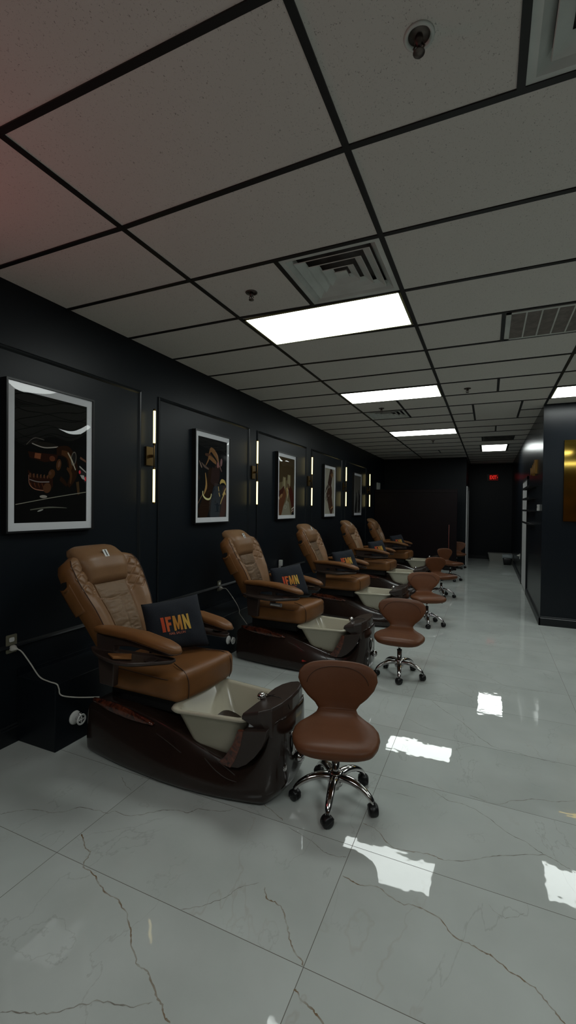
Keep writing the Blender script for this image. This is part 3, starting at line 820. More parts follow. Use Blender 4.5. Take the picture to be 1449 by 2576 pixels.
cord([(-2.775, 4.40, .618), (-2.74, 4.41, .615), (-2.68, 4.42, .545), (-2.60, 4.39, .476), (-2.53, 4.32, .450), (-2.475, 4.25, .442), (-2.458, 4.23, .425), (-2.44, 4.205, .405), (-2.33, 4.13, .35), (-2.29, 4.10, .335)], 'pale power cord falling to the second pedicure chair')

def make_valve(loc, label):
    t = thing('shutoff_valve', label, 'valve', loc)
    bm = bmesh.new(); lathe(bm, [(.012, 0), (.044, 0), (.043, .006), (.03, .012), (.012, .014)], 28, (0, 0, 0), 'x'); obj('escutcheon', bm, M['white'], t)
    bm = bmesh.new(); tube(bm, [(0, 0, 0), (.055, 0, 0)], .009, 12); lathe(bm, [(.005, .035), (.016, .037), (.016, .062), (.005, .064)], 14, (0, 0, 0), 'x')
    tube(bm, [(.05, 0, 0), (.05, 0, .04)], .008, 10); obj('valve_body', bm, M['chrome'], t)
    bm = bmesh.new(); ring = [(.062+0*math.cos(a), .030*math.cos(a), .03*math.sin(a)) for a in [2*PI*k/24 for k in range(25)]]
    tube(bm, ring, .006, 8, cap=False); tube(bm, [(.062, -.03, 0), (.062, .03, 0)], .004, 6); tube(bm, [(.062, 0, -.03), (.062, 0, .03)], .004, 6)
    obj('handwheel', bm, M['white'], t)
    return t
make_valve((-2.468, 2.11, .165), 'white shut-off valve low behind the first pedicure chair')
make_valve((-2.468, 4.02, .165), 'white shut-off valve low behind the second pedicure chair')

# ---------------------------------------------------------------- pedicure chair
UY = .035      # seat assembly sits a little off the basin axis
BY = -.02
def base_rings():
    T = [(0, .27, .195, .205, .195, 0), (.02, .30, .20, .215, .205, 0), (.10, .352, .20, .235, .215, 0), (.30, .356, .205, .27, .235, 0), (.45, .342, .21, .285, .245, 0), (.57, .322, .215, .295, .25, 0),
         (.70, .298, .222, .302, .252, 0), (.85, .255, .228, .300, .25, 0), (1.0, .212, .228, .285, .235, .0), (1.08, .196, .226, .272, .218, .0),
         (1.18, .19, .222, .255, .19, .0), (1.25, .245, .216, .245, .16, .003), (1.295, .33, .21, .235, .14, .006), (1.315, .445, .205, .22, .125, .01), (1.345, .46, .185, .20, .10, .03), (1.368, .455, .14, .15, .07, .06), (1.38, .43, .08, .08, .04, .10)]
    R = []
    for x, zt, ht, hm, hb, zb in T:
        zm = min(.14, zb+.5*(zt-zb)); h = []
        zm = min(.10, zb+.4*(zt-zb)); hb = hb*.25+hm*.72 if x < 1.3 else hb
        half = [(0, zb), (hb*.7, zb), (hb*.97, zb+.006), (hb*.4+hm*.6, zb+.022), (hm*.99, zm*.7+zb*.3), (hm, zm), (hm*.7+ht*.3, zm+.35*(zt-zm)), (hm*.3+ht*.7, zm+.75*(zt-zm)), (ht, zt-.012), (ht*.96, zt), (ht*.6, zt), (0, zt)]
        ring = [Vector((x, BY-y, z)) for y, z in half] + [Vector((x, BY+y, z)) for y, z in half[-2:0:-1]]
        R.append(ring)
    return R
def tub_ring(x0, x1, h0, h1, z0, z1, r=.07, n=6):
    out = []
    for (sx, sy, a0) in ((1, 1, 0), (0, 1, 90), (0, -1, 180), (1, -1, 270)):
        for k in range(n+1):
            a = math.radians(a0+90*k/n)
            cx = (x1-r) if sx else (x0+r); hh = h1 if sx else h0
            x = cx + r*math.cos(a); y = sy*(hh-r) + r*math.sin(a); z = z0+(z1-z0)*(x-x0)/(x1-x0)
            out.append(Vector((x, BY+y, z)))
    return out

def cushion(x0, x1, y0, y1, z0, z1, r=.05, nx=14, ny=14, nz=5, fn=None):
    """rounded box surface"""
    bm = bmesh.new(); box(bm, (x0, y0, z0), (x1, y1, z1))
    bmesh.ops.subdivide_edges(bm, edges=bm.edges[:], cuts=nx, use_grid_fill=True)
    for v in bm.verts:
        c = Vector((min(max(v.co.x, x0+r), x1-r), min(max(v.co.y, y0+r), y1-r), min(max(v.co.z, z0+r), z1-r)))
        d = v.co - c
        if d.length > 1e-6: v.co = c + d.normalized()*r
        if fn: v.co = fn(v.co)
    return bm

HX, HZ = .135, .649      # back hinge
def back_half(s):         # half width along the back, s in 0..1
    return interp([(0, .235), (.15, .25), (.3, .268), (.5, .298), (.7, .322), (.85, .322), (.93, .300), (1.0, .22)], s)[0]
BLEN = .66
def back_front(s, y):     # forward depth of the front surface
    h = back_half(s); k = abs(y)/h
    wing = .046*sstep(.42, .80, k)*interp([(0, .7), (.4, 1.2), (.8, 1), (1, .4)], s)[0]
    lumb = .022*math.exp(-((s-.28)/.22)**2)*(1-k*k)
    return .018 + wing + lumb
def quilt(s, k):
    if not (.50 < s < .93 and .46 < k < .93): return 0
    a = (s*8.0 + k*2.4); b = (s*8.0 - k*4.2)
    da = abs(a-round(a)); db = abs(b-round(b))
    return -.011*max(math.exp(-(da/.11)**2), math.exp(-(db/.11)**2))*sstep(.50, .55, s)*(1-sstep(.88, .93, s))*sstep(.46, .5, k)*(1-sstep(.88, .93, k))
def backrest_mesh():
    bm = bmesh.new(); rings = []
    NS, NF = 124, 120
    for i in range(NS+1):
        s = i/NS; h = back_half(s); z = s*BLEN
        rs = 1.0
        if s > .9: rs = math.sqrt(max(.02, 1-((s-.9)/.105)**2))
        if s < .05: rs = .8+.2*s/.05
        ring = []
        for j in range(NF+1):        # front surface, from -h to h
            k = -1+2*j/NF; y = k*h
            f = back_front(s, y) + quilt(s, abs(k))
            e = 1-abs(k)
            if e < .12: f -= .05*(1-e/.12)**2
            # crease lines between centre and wings
            f -= .006*math.exp(-((abs(k)-.44)/.02)**2)
            f = -.03 + (f+.03)*rs
            ring.append(Vector((f, y, z)))
        for j in range(1, 16):       # back surface
            a = PI*j/16; y = h*math.cos(a)*1.0; dpt = -.085*(math.sin(a)**.5)*rs - .0
            ring.append(Vector((-.015*rs+dpt, y, z)))
        rings.append(ring)
    vs = loft(bm, rings, True)
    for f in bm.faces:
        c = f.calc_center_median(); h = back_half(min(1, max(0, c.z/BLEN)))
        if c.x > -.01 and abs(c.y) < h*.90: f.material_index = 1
    return bm
def headrest_mesh():
    bm = bmesh.new(); rings = []
    for i in range(25):
        s = i/24; z = .435 + s*.315
        hwid = interp([(0, .165), (.1, .175), (.5, .205), (.8, .205), (.93, .185), (1, .12)], s)[0]
        th = interp([(0, .012), (.08, .05), (.3, .085), (.6, .092), (.85, .07), (.95, .045), (1, .012)], s)[0]
        b0 = interp([(0, .01), (.5, .0), (.8, -.035), (1, -.05)], s)[0]
        ring = []
        for j in range(36):
            a = 2*PI*j/36; c, sn = math.cos(a), math.sin(a)
            y = hwid*abs(c)**.55*(1 if c > 0 else -1); f = b0 + (th if sn > 0 else .05*th/.09)*abs(sn)**.7*(1 if sn > 0 else -1)
            ring.append(Vector((f, y, z)))
        rings.append(ring)
    loft(bm, rings, True); return bm
def centre_panel_mesh():
    bm = bmesh.new(); NX, NS = 30, 56; g = []
    r_ = random.Random(5)
    wr = [(r_.uniform(-.8, .8), r_.uniform(.08, .50), r_.uniform(-.5, .5), r_.uniform(.12, .3)) for _ in range(16)]
    for i in range(NS+1):
        s = .04+.62*i/NS; row = []
        for j in range(NX+1):
            k = -1+2*j/NX; hw_ = back_half(s)*.435; y = k*hw_
            f = back_front(s, y)+.012*(1-abs(k)**6)*(1-abs(2*i/NS-1)**8)
            for (ck, cs, sl, ln) in wr:
                dd = (s-cs)-sl*.12*(k-ck); al = abs(k-ck)/(ln*3)
                if al < 1: f -= .006*math.exp(-(dd/.010)**2)*(1-al)
            sd = s-(.50+.035*(1-k*k)*-1.0); f -= .010*math.exp(-(sd/.008)**2)
            if s < .44: f -= .006*math.exp(-(k/.05)**2)
            row.append(bm.verts.new((f, y, s*BLEN)))
        g.append(row)
    for i in range(NS):
        for j in range(NX): bm.faces.new((g[i][j], g[i][j+1], g[i+1][j+1], g[i+1][j]))
    bmesh.ops.solidify(bm, geom=bm.faces[:], thickness=.008)
    return bm

def text_mesh(txt, size, bold=0.0, sx=1.0, ext=.0006):
    cu = bpy.data.curves.new('txt', 'FONT'); cu.body = txt; cu.size = size; cu.offset = bold; cu.extrude = ext
    cu.align_x = 'CENTER'; cu.align_y = 'CENTER'; cu.resolution_u = 4
    o = bpy.data.objects.new('txt', cu); link(o)
    dg = bpy.context.evaluated_depsgraph_get(); dg.update()
    m_ = bpy.data.meshes.new_from_object(o.evaluated_get(dg))
    bpy.data.objects.remove(o); bpy.data.curves.remove(cu)
    for v in m_.vertices: v.co.x *= sx
    return m_

def make_chair():
    t = thing('pedicure_chair', 'x', 'pedicure chair', (0, 0, 0), 0, 'tan leather pedicure chairs along the left wall')
    bm = bmesh.new(); loft(bm, base_rings()); base = obj('base', bm, M['shell'], t, subs=2)
    for sg in (-1, 1):
        # burl accent along the rear top edge
        bm = bmesh.new(); rings = []
        for i in range(15):
            s = i/14; x = .075+.50*s; r = .034*max(.05, math.sin(PI*min(1, .06+s*.94)))**.6
            hy = interp([(0, .205), (.3, .222), (.6, .232), (1, .236)], s)[0]
            zc = interp([(0, .340), (.5, .325), (1, .300)], s)[0]
            rings.append([Vector((x, BY+sg*(hy+.012*math.cos(a)), zc+r*math.sin(a))) for a in [2*PI*k/12 for k in range(12)]])
        loft(bm, rings); obj('burl_accent', bm, M['burl'], base)
        # leaf shaped groove with bright edge
        bm = bmesh.new(); P = [(.955, .262), (1.02, .215), (1.10, .165), (1.17, .118), (1.10, .125), (1.03, .165), (.97, .225)]
        pts = smooth_path([(a, BY+sg*(.272-.035*(a-.95)/.2), b) for a, b in P[:4]], 4); tube(bm, pts, .0022, 6)
        pts = smooth_path([(a, BY+sg*(.296-.05*(a-.95)/.2), b) for a, b in P[3:]], 4); tube(bm, pts, .0022, 6)
        tube(bm, smooth_path([(.62, BY+sg*.262, .268), (.70, BY+sg*.268, .243), (.80, BY+sg*.272, .205)], 4), .0022, 6); obj('groove', bm, M['hood'], base)
        # side cheek: burl strip + dark panel
        bm = bmesh.new(); prism(bm, [(1.150, .396), (1.182, .398), (1.168, .32), (1.138, .24), (1.108, .188), (1.03, .198), (1.075, .245), (1.12, .315)], .02, 1, BY+(sg*.246-.01)); obj('burl_strip', bm, M['burl'], base, smooth=False, bev=.002)
        bm = bmesh.new(); prism(bm, [(1.180, .398), (1.318, .425), (1.309, .375), (1.285, .325), (1.25, .275), (1.20, .225), (1.15, .196), (1.105, .190), (1.135, .24), (1.165, .32)], .05, 1, BY+(sg*.228-.025)); obj('cheek_panel', bm, M['hood'], base, smooth=False, bev=.003)
    # basin
    bm = bmesh.new(); R = []
    for x0, x1, h0, h1, z, r in ((.93, 1.06, .13, .12, .13, .05), (.90, 1.07, .16, .15, .15, .06), (.80, 1.11, .215, .19, .26, .07), (.72, 1.165, .238, .20, .40, .07), (.715, 1.17, .243, .205, .405, .07),
                                 (.695, 1.185, .258, .215, .408, .07), (.688, 1.192, .264, .22, .418, .07), (.695, 1.185, .258, .214, .428, .07), (.715, 1.165, .242, .20, .429, .07), (.73, 1.15, .228, .188, .415, .07), (.81, 1.10, .20, .175, .26, .07), (.91, 1.06, .15, .14, .175, .05), (.95, 1.04, .10, .10, .17, .04)):
        R.append(tub_ring(x0, x1, h0, h1, z, z+(.004 if z > .39 else 0), r))
    loft(bm, R); tubo = obj('basin', bm, M['tub'], t)
    bm = bmesh.new(); lathe(bm, [(.002, .173), (.009, .173), (.009, .176), (.002, .177)], 20, (1.0, BY, 0)); obj('drain', bm, M['chrome'], tubo)
    # hood over the basin end
    HP = [(1.172, -.258), (1.176, -.205), (1.180, -.13), (1.186, -.085), (1.192, -.055), (1.235, -.03), (1.238, -.012), (1.188, -.022), (1.180, .03), (1.183, .10), (1.205, .16), (1.25, .192), (1.30, .188), (1.338, .14), (1.356, .05), (1.360, -.05), (1.350, -.15), (1.322, -.222), (1.26, -.252)]
    bm = bmesh.new()
    def hz(x, dz): return .452 + (x-1.15)*.26 + dz
    top = [bm.verts.new((x, y, hz(x, .028))) for x, y in HP]; mid = [bm.verts.new((1.26+(x-1.26)*1.06, y*1.03, hz(x, .012))) for x, y in HP]; low = [bm.verts.new((1.26+(x-1.26)*1.05, y*1.03, hz(x, -.006 if x < 1.30 else -.13))) for x, y in HP]
    n = len(HP)
    bm.faces.new(top); bm.faces.new(low[::-1])
    for A, B in ((low, mid), (mid, top)):
        for i in range(n): bm.faces.new((A[i], A[(i+1) % n], B[(i+1) % n], B[i]))
    hd = obj('hood', bm, M['hood'], t, smooth=False, bev=.004)
    bm = bmesh.new(); tube(bm, [(1.185, .012-.03, .50), (1.235, -.06, .512), (1.30, -.09, .528), (1.352, -.10, .52), (1.372, -.10, .48)], .0018, 6); obj('panel_joint', bm, M['blackmat'], hd)
    bm = bmesh.new()
    lathe(bm, [(.003, -.018), (.012, -.016), (.023, -.006), (.026, .005), (.020, .018), (.010, .025), (.002, .026)], 20, (1.183, -.070, .500)); obj('control_knob', bm, M['chrome'], hd)
    # front face fittings
    bm = bmesh.new(); lathe(bm, [(.001, -.01), (.02, -.01), (.021, .004), (.016, .010), (.006, .012), (.001, .012)], 18, (1.362, -.145, .185), 'x'); obj('jet', bm, M['chrome'], base)
    bm = bmesh.new(); lathe(bm, [(.001, -.02), (.014, -.02), (.014, .012), (.026, .018), (.030, .034), (.026, .052), (.012, .060), (.001, .061)], 20, (1.368, -.03, .195), 'x'); obj('faucet_knob', bm, M['chrome'], base)
    bm = bmesh.new(); tube(bm, smooth_path([(1.375, -.085, .345), (1.39, -.085, .33), (1.392, -.085, .27), (1.378, -.08, .23)], 4), [.012]*12+[.010], 10); obj('spray_hose', bm, M['chrome'], base)
    # dark seat frame
    bm = bmesh.new(); box(bm, (.16, UY-.20, .34), (.66, UY+.20, .445)); obj('seat_frame', bm, M['blackmat'], t, smooth=False, bev=.01)
    # seat
    def sf(co):
        x = (co.x-.15)/.62; co = co.copy()
        if co.z > .52: co.z += .012*math.cos((co.y-UY)*5)+.014*x-.008
        co.y = UY+(co.y-UY)*(1-.03*(1-x)); return co
    def sf2(co):
        co = sf(co)
        if co.x > .5: co.x -= (.03*((co.y-UY)/.27)**2*(co.x-.6)/.2 if co.x > .6 else 0) + .055*(UY+.275-co.y)/.55*(co.x-.5)/.315
        return co
    seat = obj('seat', cushion(.15, .815, UY-.275, UY+.275, .428, .590, .052, 15, fn=sf2), M['leather'], t)
    for sg in (-1, 1):
        bm = bmesh.new(); tube(bm, smooth_path([*[(a-.0275*(1-sg*.75)*(a-.5)/.315, UY+sg*b, c) for a, b, c in ((.63, .15, .614), (.70, .185, .613), (.765, .200, .597), (.800, .202, .553), (.803, .199, .48), (.792, .195, .444))]], 5), .0030, 6); obj('piping', bm, M['seam'], seat)
        bm = bmesh.new(); tube(bm, smooth_path([(.20, UY+sg*.262, .575), (.40, UY+sg*.273, .572), (.60, UY+sg*.275, .566), (.68, UY+sg*.262, .564), (.758+.018*sg, UY+sg*.205, .572)], 5), .0026, 6); obj('piping', bm, M['seam'], seat)
    # backrest (local frame: x forward, z along the back, rotated about the hinge)
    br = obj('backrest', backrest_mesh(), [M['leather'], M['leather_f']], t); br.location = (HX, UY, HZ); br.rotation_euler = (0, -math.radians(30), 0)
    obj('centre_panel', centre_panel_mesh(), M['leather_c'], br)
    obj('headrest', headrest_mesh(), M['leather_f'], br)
    for sg in (-1, 1):
        # seam along the wing edge and side pocket
        bm = bmesh.new(); pts = []
        for i in range(24):
            s = .03+.9*i/23; h = back_half(s); k = .90; pts.append((back_front(s, h*k)+.0005, sg*h*k, s*BLEN))
        tube(bm, pts, .0030, 6); obj('piping', bm, M['seam'], br)
        bm = bmesh.new(); rings = []
        for i in range(13):
            s = i/12; z = .27+.20*s; h = back_half(z/BLEN)
            ring = []
            for j in range(9):
                u_ = j/8; f = -.075+.098*u_; y = h*1.0+.008*math.sin(PI*u_)+.003*math.sin(u_*26)*(s > .15)
                zz = z + (.0 if s < .9 else -.022*math.sin(PI*u_))
                ring.append(Vector((f, sg*y, zz)))
            for j in range(8, -1, -1):
                u_ = j/8; f = -.070+.088*u_; ring.append(Vector((f, sg*(h*.93), z-(.0 if s < .9 else .022*math.sin(PI*u_)))))
            rings.append(ring)
        loft(bm, rings); pk = obj('side_pocket', bm, M['leather'], br)
        bm = bmesh.new(); lathe(bm, [(.001, 0), (.026, .001), (.001, .012)], 16, (-.03, 0, 0)); 
        bm.free()
        bm = bmesh.new(); prism(bm, [(-.062, .462), (-.035, .452), (-.008, .462), (.006, .490), (-.03, .500), (-.058, .488)], .006, 1, sg*(back_half(.72)*1.0)-.003 + sg*.001); obj('pocket_opening', bm, M['blackmat'], pk, smooth=False)
    # armrests
    for sg in (-1, 1):
        bm = bmesh.new(); rings = []
        for i in range(26):
            s = i/25; x = .10+.655*s
            cy = UY + sg*interp([(0, .278), (.3, .290), (.8, .288), (1, .278)], s)[0]
            w_ = interp([(0, .012), (.03, .034), (.15, .050), (.6, .060), (.85, .060), (.95, .048), (1, .015)], s)[0]
            h_ = interp([(0, .008), (.03, .018), (.2, .026), (.6, .028), (.85, .028), (.96, .022), (1, .009)], s)[0]
            zc = interp([(0, .800), (.3, .806), (.6, .797), (.85, .768), (1, .742)], s)[0]
            rings.append([Vector((x, cy+w_*abs(math.cos(a))**.7*(1 if math.cos(a) > 0 else -1), zc+h_*abs(math.sin(a))**.8*(1 if math.sin(a) > 0 else -1))) for a in [2*PI*k/24 for k in range(24)]])
        loft(bm, rings); ar = obj('armrest', bm, M['leather'], t)
        bm = bmesh.new(); pts = []
        for i in range(14):
            s = .45+.54*i/13; x = .10+.655*s; w_ = interp([(.45, .060), (.85, .061), (.95, .049), (1, .018)], s)[0]; pts.append((x+.001, UY+sg*.286-sg*0+w_*1.0*-1, interp([(.45, .792), (.85, .756), (1, .732)], s)[0]))
        pts2 = [(p[0], 2*(UY+sg*.286)-p[1], p[2]) for p in pts]
        tube(bm, pts + [(.757, UY+sg*.282, .732)] + pts2[::-1], .0022, 6); obj('piping', bm, M['seam'], ar)
        bm = bmesh.new(); prism(bm, [(.14, .778), (.40, .778), (.68, .748), (.725, .722), (.69, .715), (.42, .735), (.29, .72), (.280, .47), (.17, .475)], .045, 1, UY+sg*.285-.025); obj('arm_support', bm, M['tray'], ar, smooth=False, bev=.006)
        bm = bmesh.new(); lathe(bm, [(.001, -.008), (.010, -.008), (.012, .004), (.006, .010), (.001, .010)], 14, (.155, UY+sg*.318, .672), 'y' ); obj('bolt', bm, M['chrome'], ar)
        # swing tray
        TP = [(.115, .325), (.20, .385), (.32, .430), (.43, .452), (.52, .445), (.60, .40), (.68, .335), (.72, .30), (.70, .265), (.55, .27), (.35, .28), (.16, .29)]
        P = smooth_path([(a, b, 0) for a, b in TP + TP[:1]], 4)[:-1]
        bm = bmesh.new()
        def pr_(k, z): 
            c = Vector((.46, .34, 0)); return [Vector((c.x+(p.x-c.x)*k, UY+sg*(c.y+(p.y-c.y)*k)-0, z)) for p in P]
        loft(bm, [pr_(.93, .672), pr_(1, .684), pr_(1, .697), pr_(.97, .697), pr_(.95, .689)]); tr = obj('side_tray', bm, M['tray'], t)
        bm = bmesh.new(); lathe(bm, [(.030, .690), (.036, .692), (.036, .698), (.030, .698)], 24, (.60, UY+sg*.345, 0)); obj('cup_ring', bm, M['hood'], tr)
    return t

chair0 = make_chair()
CL = ['nearest tan pedicure chair, marked 1, with brown foot basin', 'second tan pedicure chair along the wall, marked 2, remote hanging under its armrest', 'third tan pedicure chair along the wall, below the champagne toast picture',
      'fourth tan pedicure chair along the wall, second from the far end', 'farthest tan pedicure chair, by the dark partition']
CH = [(0, 0, 30), (-.03, 1.91, 25.5), (0, 3.83, 24), (-.02, 6.0, 24), (-.02, 8.06, 24)]
chairs = [chair0] + [copy_tree(chair0) for _ in CH[1:]]
OX, OY = -2.33, 2.30
for i, (c, (dx, dy, rec)) in enumerate(zip(chairs, CH)):
    c.location = (OX+dx, OY+dy, 0); c['label'] = CL[i]
    br = [k for k in bpy.data.objects if k.parent == c and k.name.startswith('backrest')][0]
    br.rotation_euler = (0, -math.radians(rec), 0)
    if i < 4:
        hr = [k for k in bpy.data.objects if k.parent == br and k.name.startswith('headrest')][0]
        bm = bmesh.new(); box(bm, (.0, -.019, -.030), (.004, .019, .030)); pl = obj('number_plate', bm, M['white'], br, smooth=False)
        pl.location = (.081, 0, .625); pl.rotation_euler = (0, -.10, 0)
        tm = text_mesh(str(i+1), .062, .0026, .8, .0004)
        n_ = obj('numeral', tm, M['black'], pl, smooth=False); n_.rotation_euler = (PI/2, 0, PI/2); n_.location = (.0046, 0, 0)

# ---------------------------------------------------------------- pillows
TLc, TRc, BRc, BLc = Vector((-2.045, 2.262, .925)), Vector((-1.84, 2.592, .957)), Vector((-1.702, 2.548, .628)), Vector((-1.955, 2.245, .628))
NRM = ((TRc-TLc).cross(BLc-TLc)).normalized()
if NRM.x < 0: NRM = -NRM
def pil_pt(u, v, side):
    """u 0..1 left-right, v 0..1 bottom-top"""
    pin = .10
    uu_ = .5+(u-.5)*(1-pin*(1-(2*v-1)**2)*.35); vv_ = .5+(v-.5)*(1-pin*(1-(2*u-1)**2)*.45)
    p = BLc.lerp(BRc, uu_).lerp(TLc.lerp(TRc, uu_), vv_)
    b = max(0, (1-(2*u-1)**4)*(1-(2*v-1)**4))
    return p + NRM*side*(.055*b**.5)
PIL_O = Vector((-1.85, 2.43, .63))
def pillow_mesh():
    bm = bmesh.new(); N_ = 26; F_, B_ = [], []
    for i in range(N_+1):
        F_.append([]); B_.append([])
        for j in range(N_+1):
            u, v = i/N_, j/N_
            wr = .003*math.sin(u*17+v*9)*(1-b_edge(u, v))
            F_[i].append(bm.verts.new(pil_pt(u, v, 1)-PIL_O+NRM*wr))
            if i in (0, N_) or j in (0, N_): B_[i].append(F_[i][j])
            else: B_[i].append(bm.verts.new(pil_pt(u, v, -1)-PIL_O))
    for i in range(N_):
        for j in range(N_):
            bm.faces.new((F_[i][j], F_[i+1][j], F_[i+1][j+1], F_[i][j+1])); bm.faces.new((B_[i][j], B_[i][j+1], B_[i+1][j+1], B_[i+1][j]))
    return bm
def b_edge(u, v): return 1-max(0, (1-(2*u-1)**2)*(1-(2*v-1)**2))
pil = thing('throw_pillow', 'x', 'pillow', PIL_O, 0, 'dark pillows with gradient lettering')
pc = obj('cover', pillow_mesh(), M['navyfab'], pil)
WP, HP_ = .42, .33
def wrap(b2, cu, cv):
    b2.normal_update()
    bmesh.ops.triangulate(b2, faces=b2.faces[:])
    for _ in range(2):
        es = [e for e in b2.edges if e.calc_length() > .018]
        if es: bmesh.ops.subdivide_edges(b2, edges=es, cuts=1); bmesh.ops.triangulate(b2, faces=b2.faces[:])
    for v in b2.verts:
        u = cu+v.co.x/WP; w = cv+v.co.y/HP_
        v.co = pil_pt(u, w, 1)-PIL_O+NRM*(.0028+.003*math.sin(u*17+w*9)*(1-b_edge(u, w)))
def put_text(txt, size, cu, cv, m, sx, bold):
    tm = text_mesh(txt, size, bold, sx, 0)
    b2 = bmesh.new(); b2.from_mesh(tm); wrap(b2, cu, cv); b2.to_mesh(tm); b2.free()
    return obj('printed_letter', tm, m, pc, smooth=False)
GL = {'I': (.026, [(0, 0), (1, 0), (1, 1), (0, 1)]), 'F': (.047, [(0, 0), (.44, 0), (.44, .40), (.88, .40), (.88, .60), (.44, .60), (.44, .80), (1, .80), (1, 1), (0, 1)]),
      'M': (.070, [(0, 0), (.26, 0), (.26, .58), (.42, .06), (.58, .06), (.74, .58), (.74, 0), (1, 0), (1, 1), (.70, 1), (.5, .42), (.30, 1), (0, 1)]),
      'N': (.056, [(0, 0), (.32, 0), (.32, .52), (.70, 0), (1, 0), (1, 1), (.68, 1), (.68, .48), (.30, 1), (0, 1)])}
xx = .150
for ch, c in (('I', (.50, .055, .012)), ('F', (.53, .10, .02)), ('M', (.56, .24, .035)), ('N', (.55, .33, .055))):
    wd, poly = GL[ch]; b2 = bmesh.new()
    b2.faces.new([b2.verts.new((a*wd*.88, (b-.5)*.100, 0)) for a, b in poly]); wrap(b2, xx/WP*.62, .515); xx += (wd*.88+.010)/.62
    obj('printed_letter', b2, mat('print_%s' % ch, c, .75), pc, smooth=False)
put_text('NAIL SALON', .022, .46, .315, mat('print_small', (.42, .12, .07), .7), .95, .0004)
PLB = ['dark lettered pillow on the first pedicure chair', 'dark lettered pillow on the second pedicure chair', 'dark lettered pillow on the third pedicure chair', 'dark lettered pillow on the fourth pedicure chair', 'dark lettered pillow on the farthest pedicure chair']
for i, (dx, dy, rec) in enumerate(CH):
    p = pil if i == 0 else copy_tree(pil)
    p.location = PIL_O + Vector((dx+(.01 if i else 0), dy-.010, 0)); p['label'] = PLB[i]
    if i: p.rotation_euler = (0, 0, 0)

# tan leather pouch on first tray, remote at the second chair
bm = bmesh.new()
P = [(-2.03, 1.965), (-1.93, 1.905), (-1.84, 1.955), (-1.88, 2.00), (-1.96, 1.99)]
loft(bm, [[Vector((x, y, .6905+.004*(i % 2))) for i, (x, y) in enumerate(P)], [Vector((x, y, .698+.009*(i % 2))) for i, (x, y) in enumerate(P)]])
tag(obj('leather_pouch', bm, M['ambertag'], smooth=False, bev=.002), 'tan leather flap lying on the side tray of the first chair', 'pouch')
t = thing('remote_control', 'grey remote hanging beside the seat of the second pedicure chair', 'remote', (-1.855, 3.875, .640), -.15)
obj('body', bx((-.06, -.012, -.028), (.075, .008, .006)), M['screen'], t, smooth=False, bev=.005)
bm = bmesh.new()
for k in range(6): box(bm, (-.045+.018*k, -.0145, -.020), (-.033+.018*k, -.011, -.009))
obj('buttons', bm, M['white'], t, smooth=False)
obj('holder', bx((-.06, -.006, .006), (.0, .012, .03)), M['ambertag'], t, smooth=False, bev=.002)

# red mark on the second base shell
bm = bmesh.new(); P = [(-.02, 0), (-.012, .009), (.0, .008), (.005, .004), (.028, .001), (.005, -.004), (.0, -.008), (-.012, -.009)]
prism(bm, P, .003, 1, -.0015)
t = obj('warning_mark', bm, M['red'], chairs[1], smooth=False); t['label'] = 'small red mark on the base shell'; t.location = (.80, -.324, .125); t.rotation_euler = (0, 0, 0)

# ---------------------------------------------------------------- stools
def stool_surface(t_):
    """centre line: returns (forward, z, halfwidth, halfthick) for t 0..1 (front of seat to top of back)"""
    fx = interp([(0, .20), (.08, .175), (.30, .04), (.48, -.10), (.56, -.150), (.64, -.178), (.75, -.195), (.9, -.215), (1, -.222)], t_)
    z = interp([(0, .375), (.08, .380), (.30, .372), (.44, .380), (.52, .402), (.60, .450), (.68, .505), (.80, .580), (.92, .655), (1, .700)], t_)
    return fx[0], z[0]
def shell_part(t0, t1, N_=40, first=True):
    raw = []
    K = 80
    cl = smooth_path([Vector((f, 0, z)) for f, z in ((.235, .360), (.195, .370), (.09, .370), (-.02, .370), (-.100, .384), (-.145, .416), (-.165, .460), (-.178, .515), (-.194, .580), (-.213, .640), (-.230, .684))], 10)
    n = len(cl)-1
    bm = bmesh.new(); rings = []
    for i in range(N_+1):
        t_ = t0+(t1-t0)*i/N_; q = t_*n; k = min(int(q), n-1); p = cl[k].lerp(cl[k+1], q-k); tg = (cl[min(k+1, n)]-cl[max(k-1, 0)]).normalized()
        up = Vector((0, 1, 0)).cross(tg); 
        if up.z < 0 and t_ < .5: up = -up
        if t_ >= .5 and up.x < 0: up = -up
        w = interp([(0, .02), (.015, .09), (.04, .14), (.09, .185), (.16, .217), (.22, .230), (.28, .228), (.35, .203), (.42, .158), (.49, .118), (.54, .108), (.60, .128), (.67, .170), (.74, .206), (.81, .226), (.87, .221), (.92, .196), (.96, .152), (.985, .10), (1.0, .04)], t_)[0]
        th = interp([(0, .008), (.03, .024), (.10, .040), (.3, .040), (.45, .030), (.55, .022), (.70, .020), (.92, .020), (.985, .014), (1, .006)], t_)[0]
        ring = []
        for j in range(28):
            a = 2*PI*j/28; c, s_ = math.cos(a), math.sin(a)
            y = w*abs(c)**.75*(1 if c > 0 else -1); h = th*abs(s_)**.75*(1 if s_ > 0 else -1)
            curve = (.9 if t_ > .55 else .25)*y*y*(.9 if t_ > .55 else .6)
            if .45 < t_ < .62: curve = (.15+.66*sstep(.45, .62, t_))*y*y
            ring.append(p+up*(h+curve)+Vector((0, y, 0)))
        rings.append(ring)
    loft(bm, rings, True); return bm
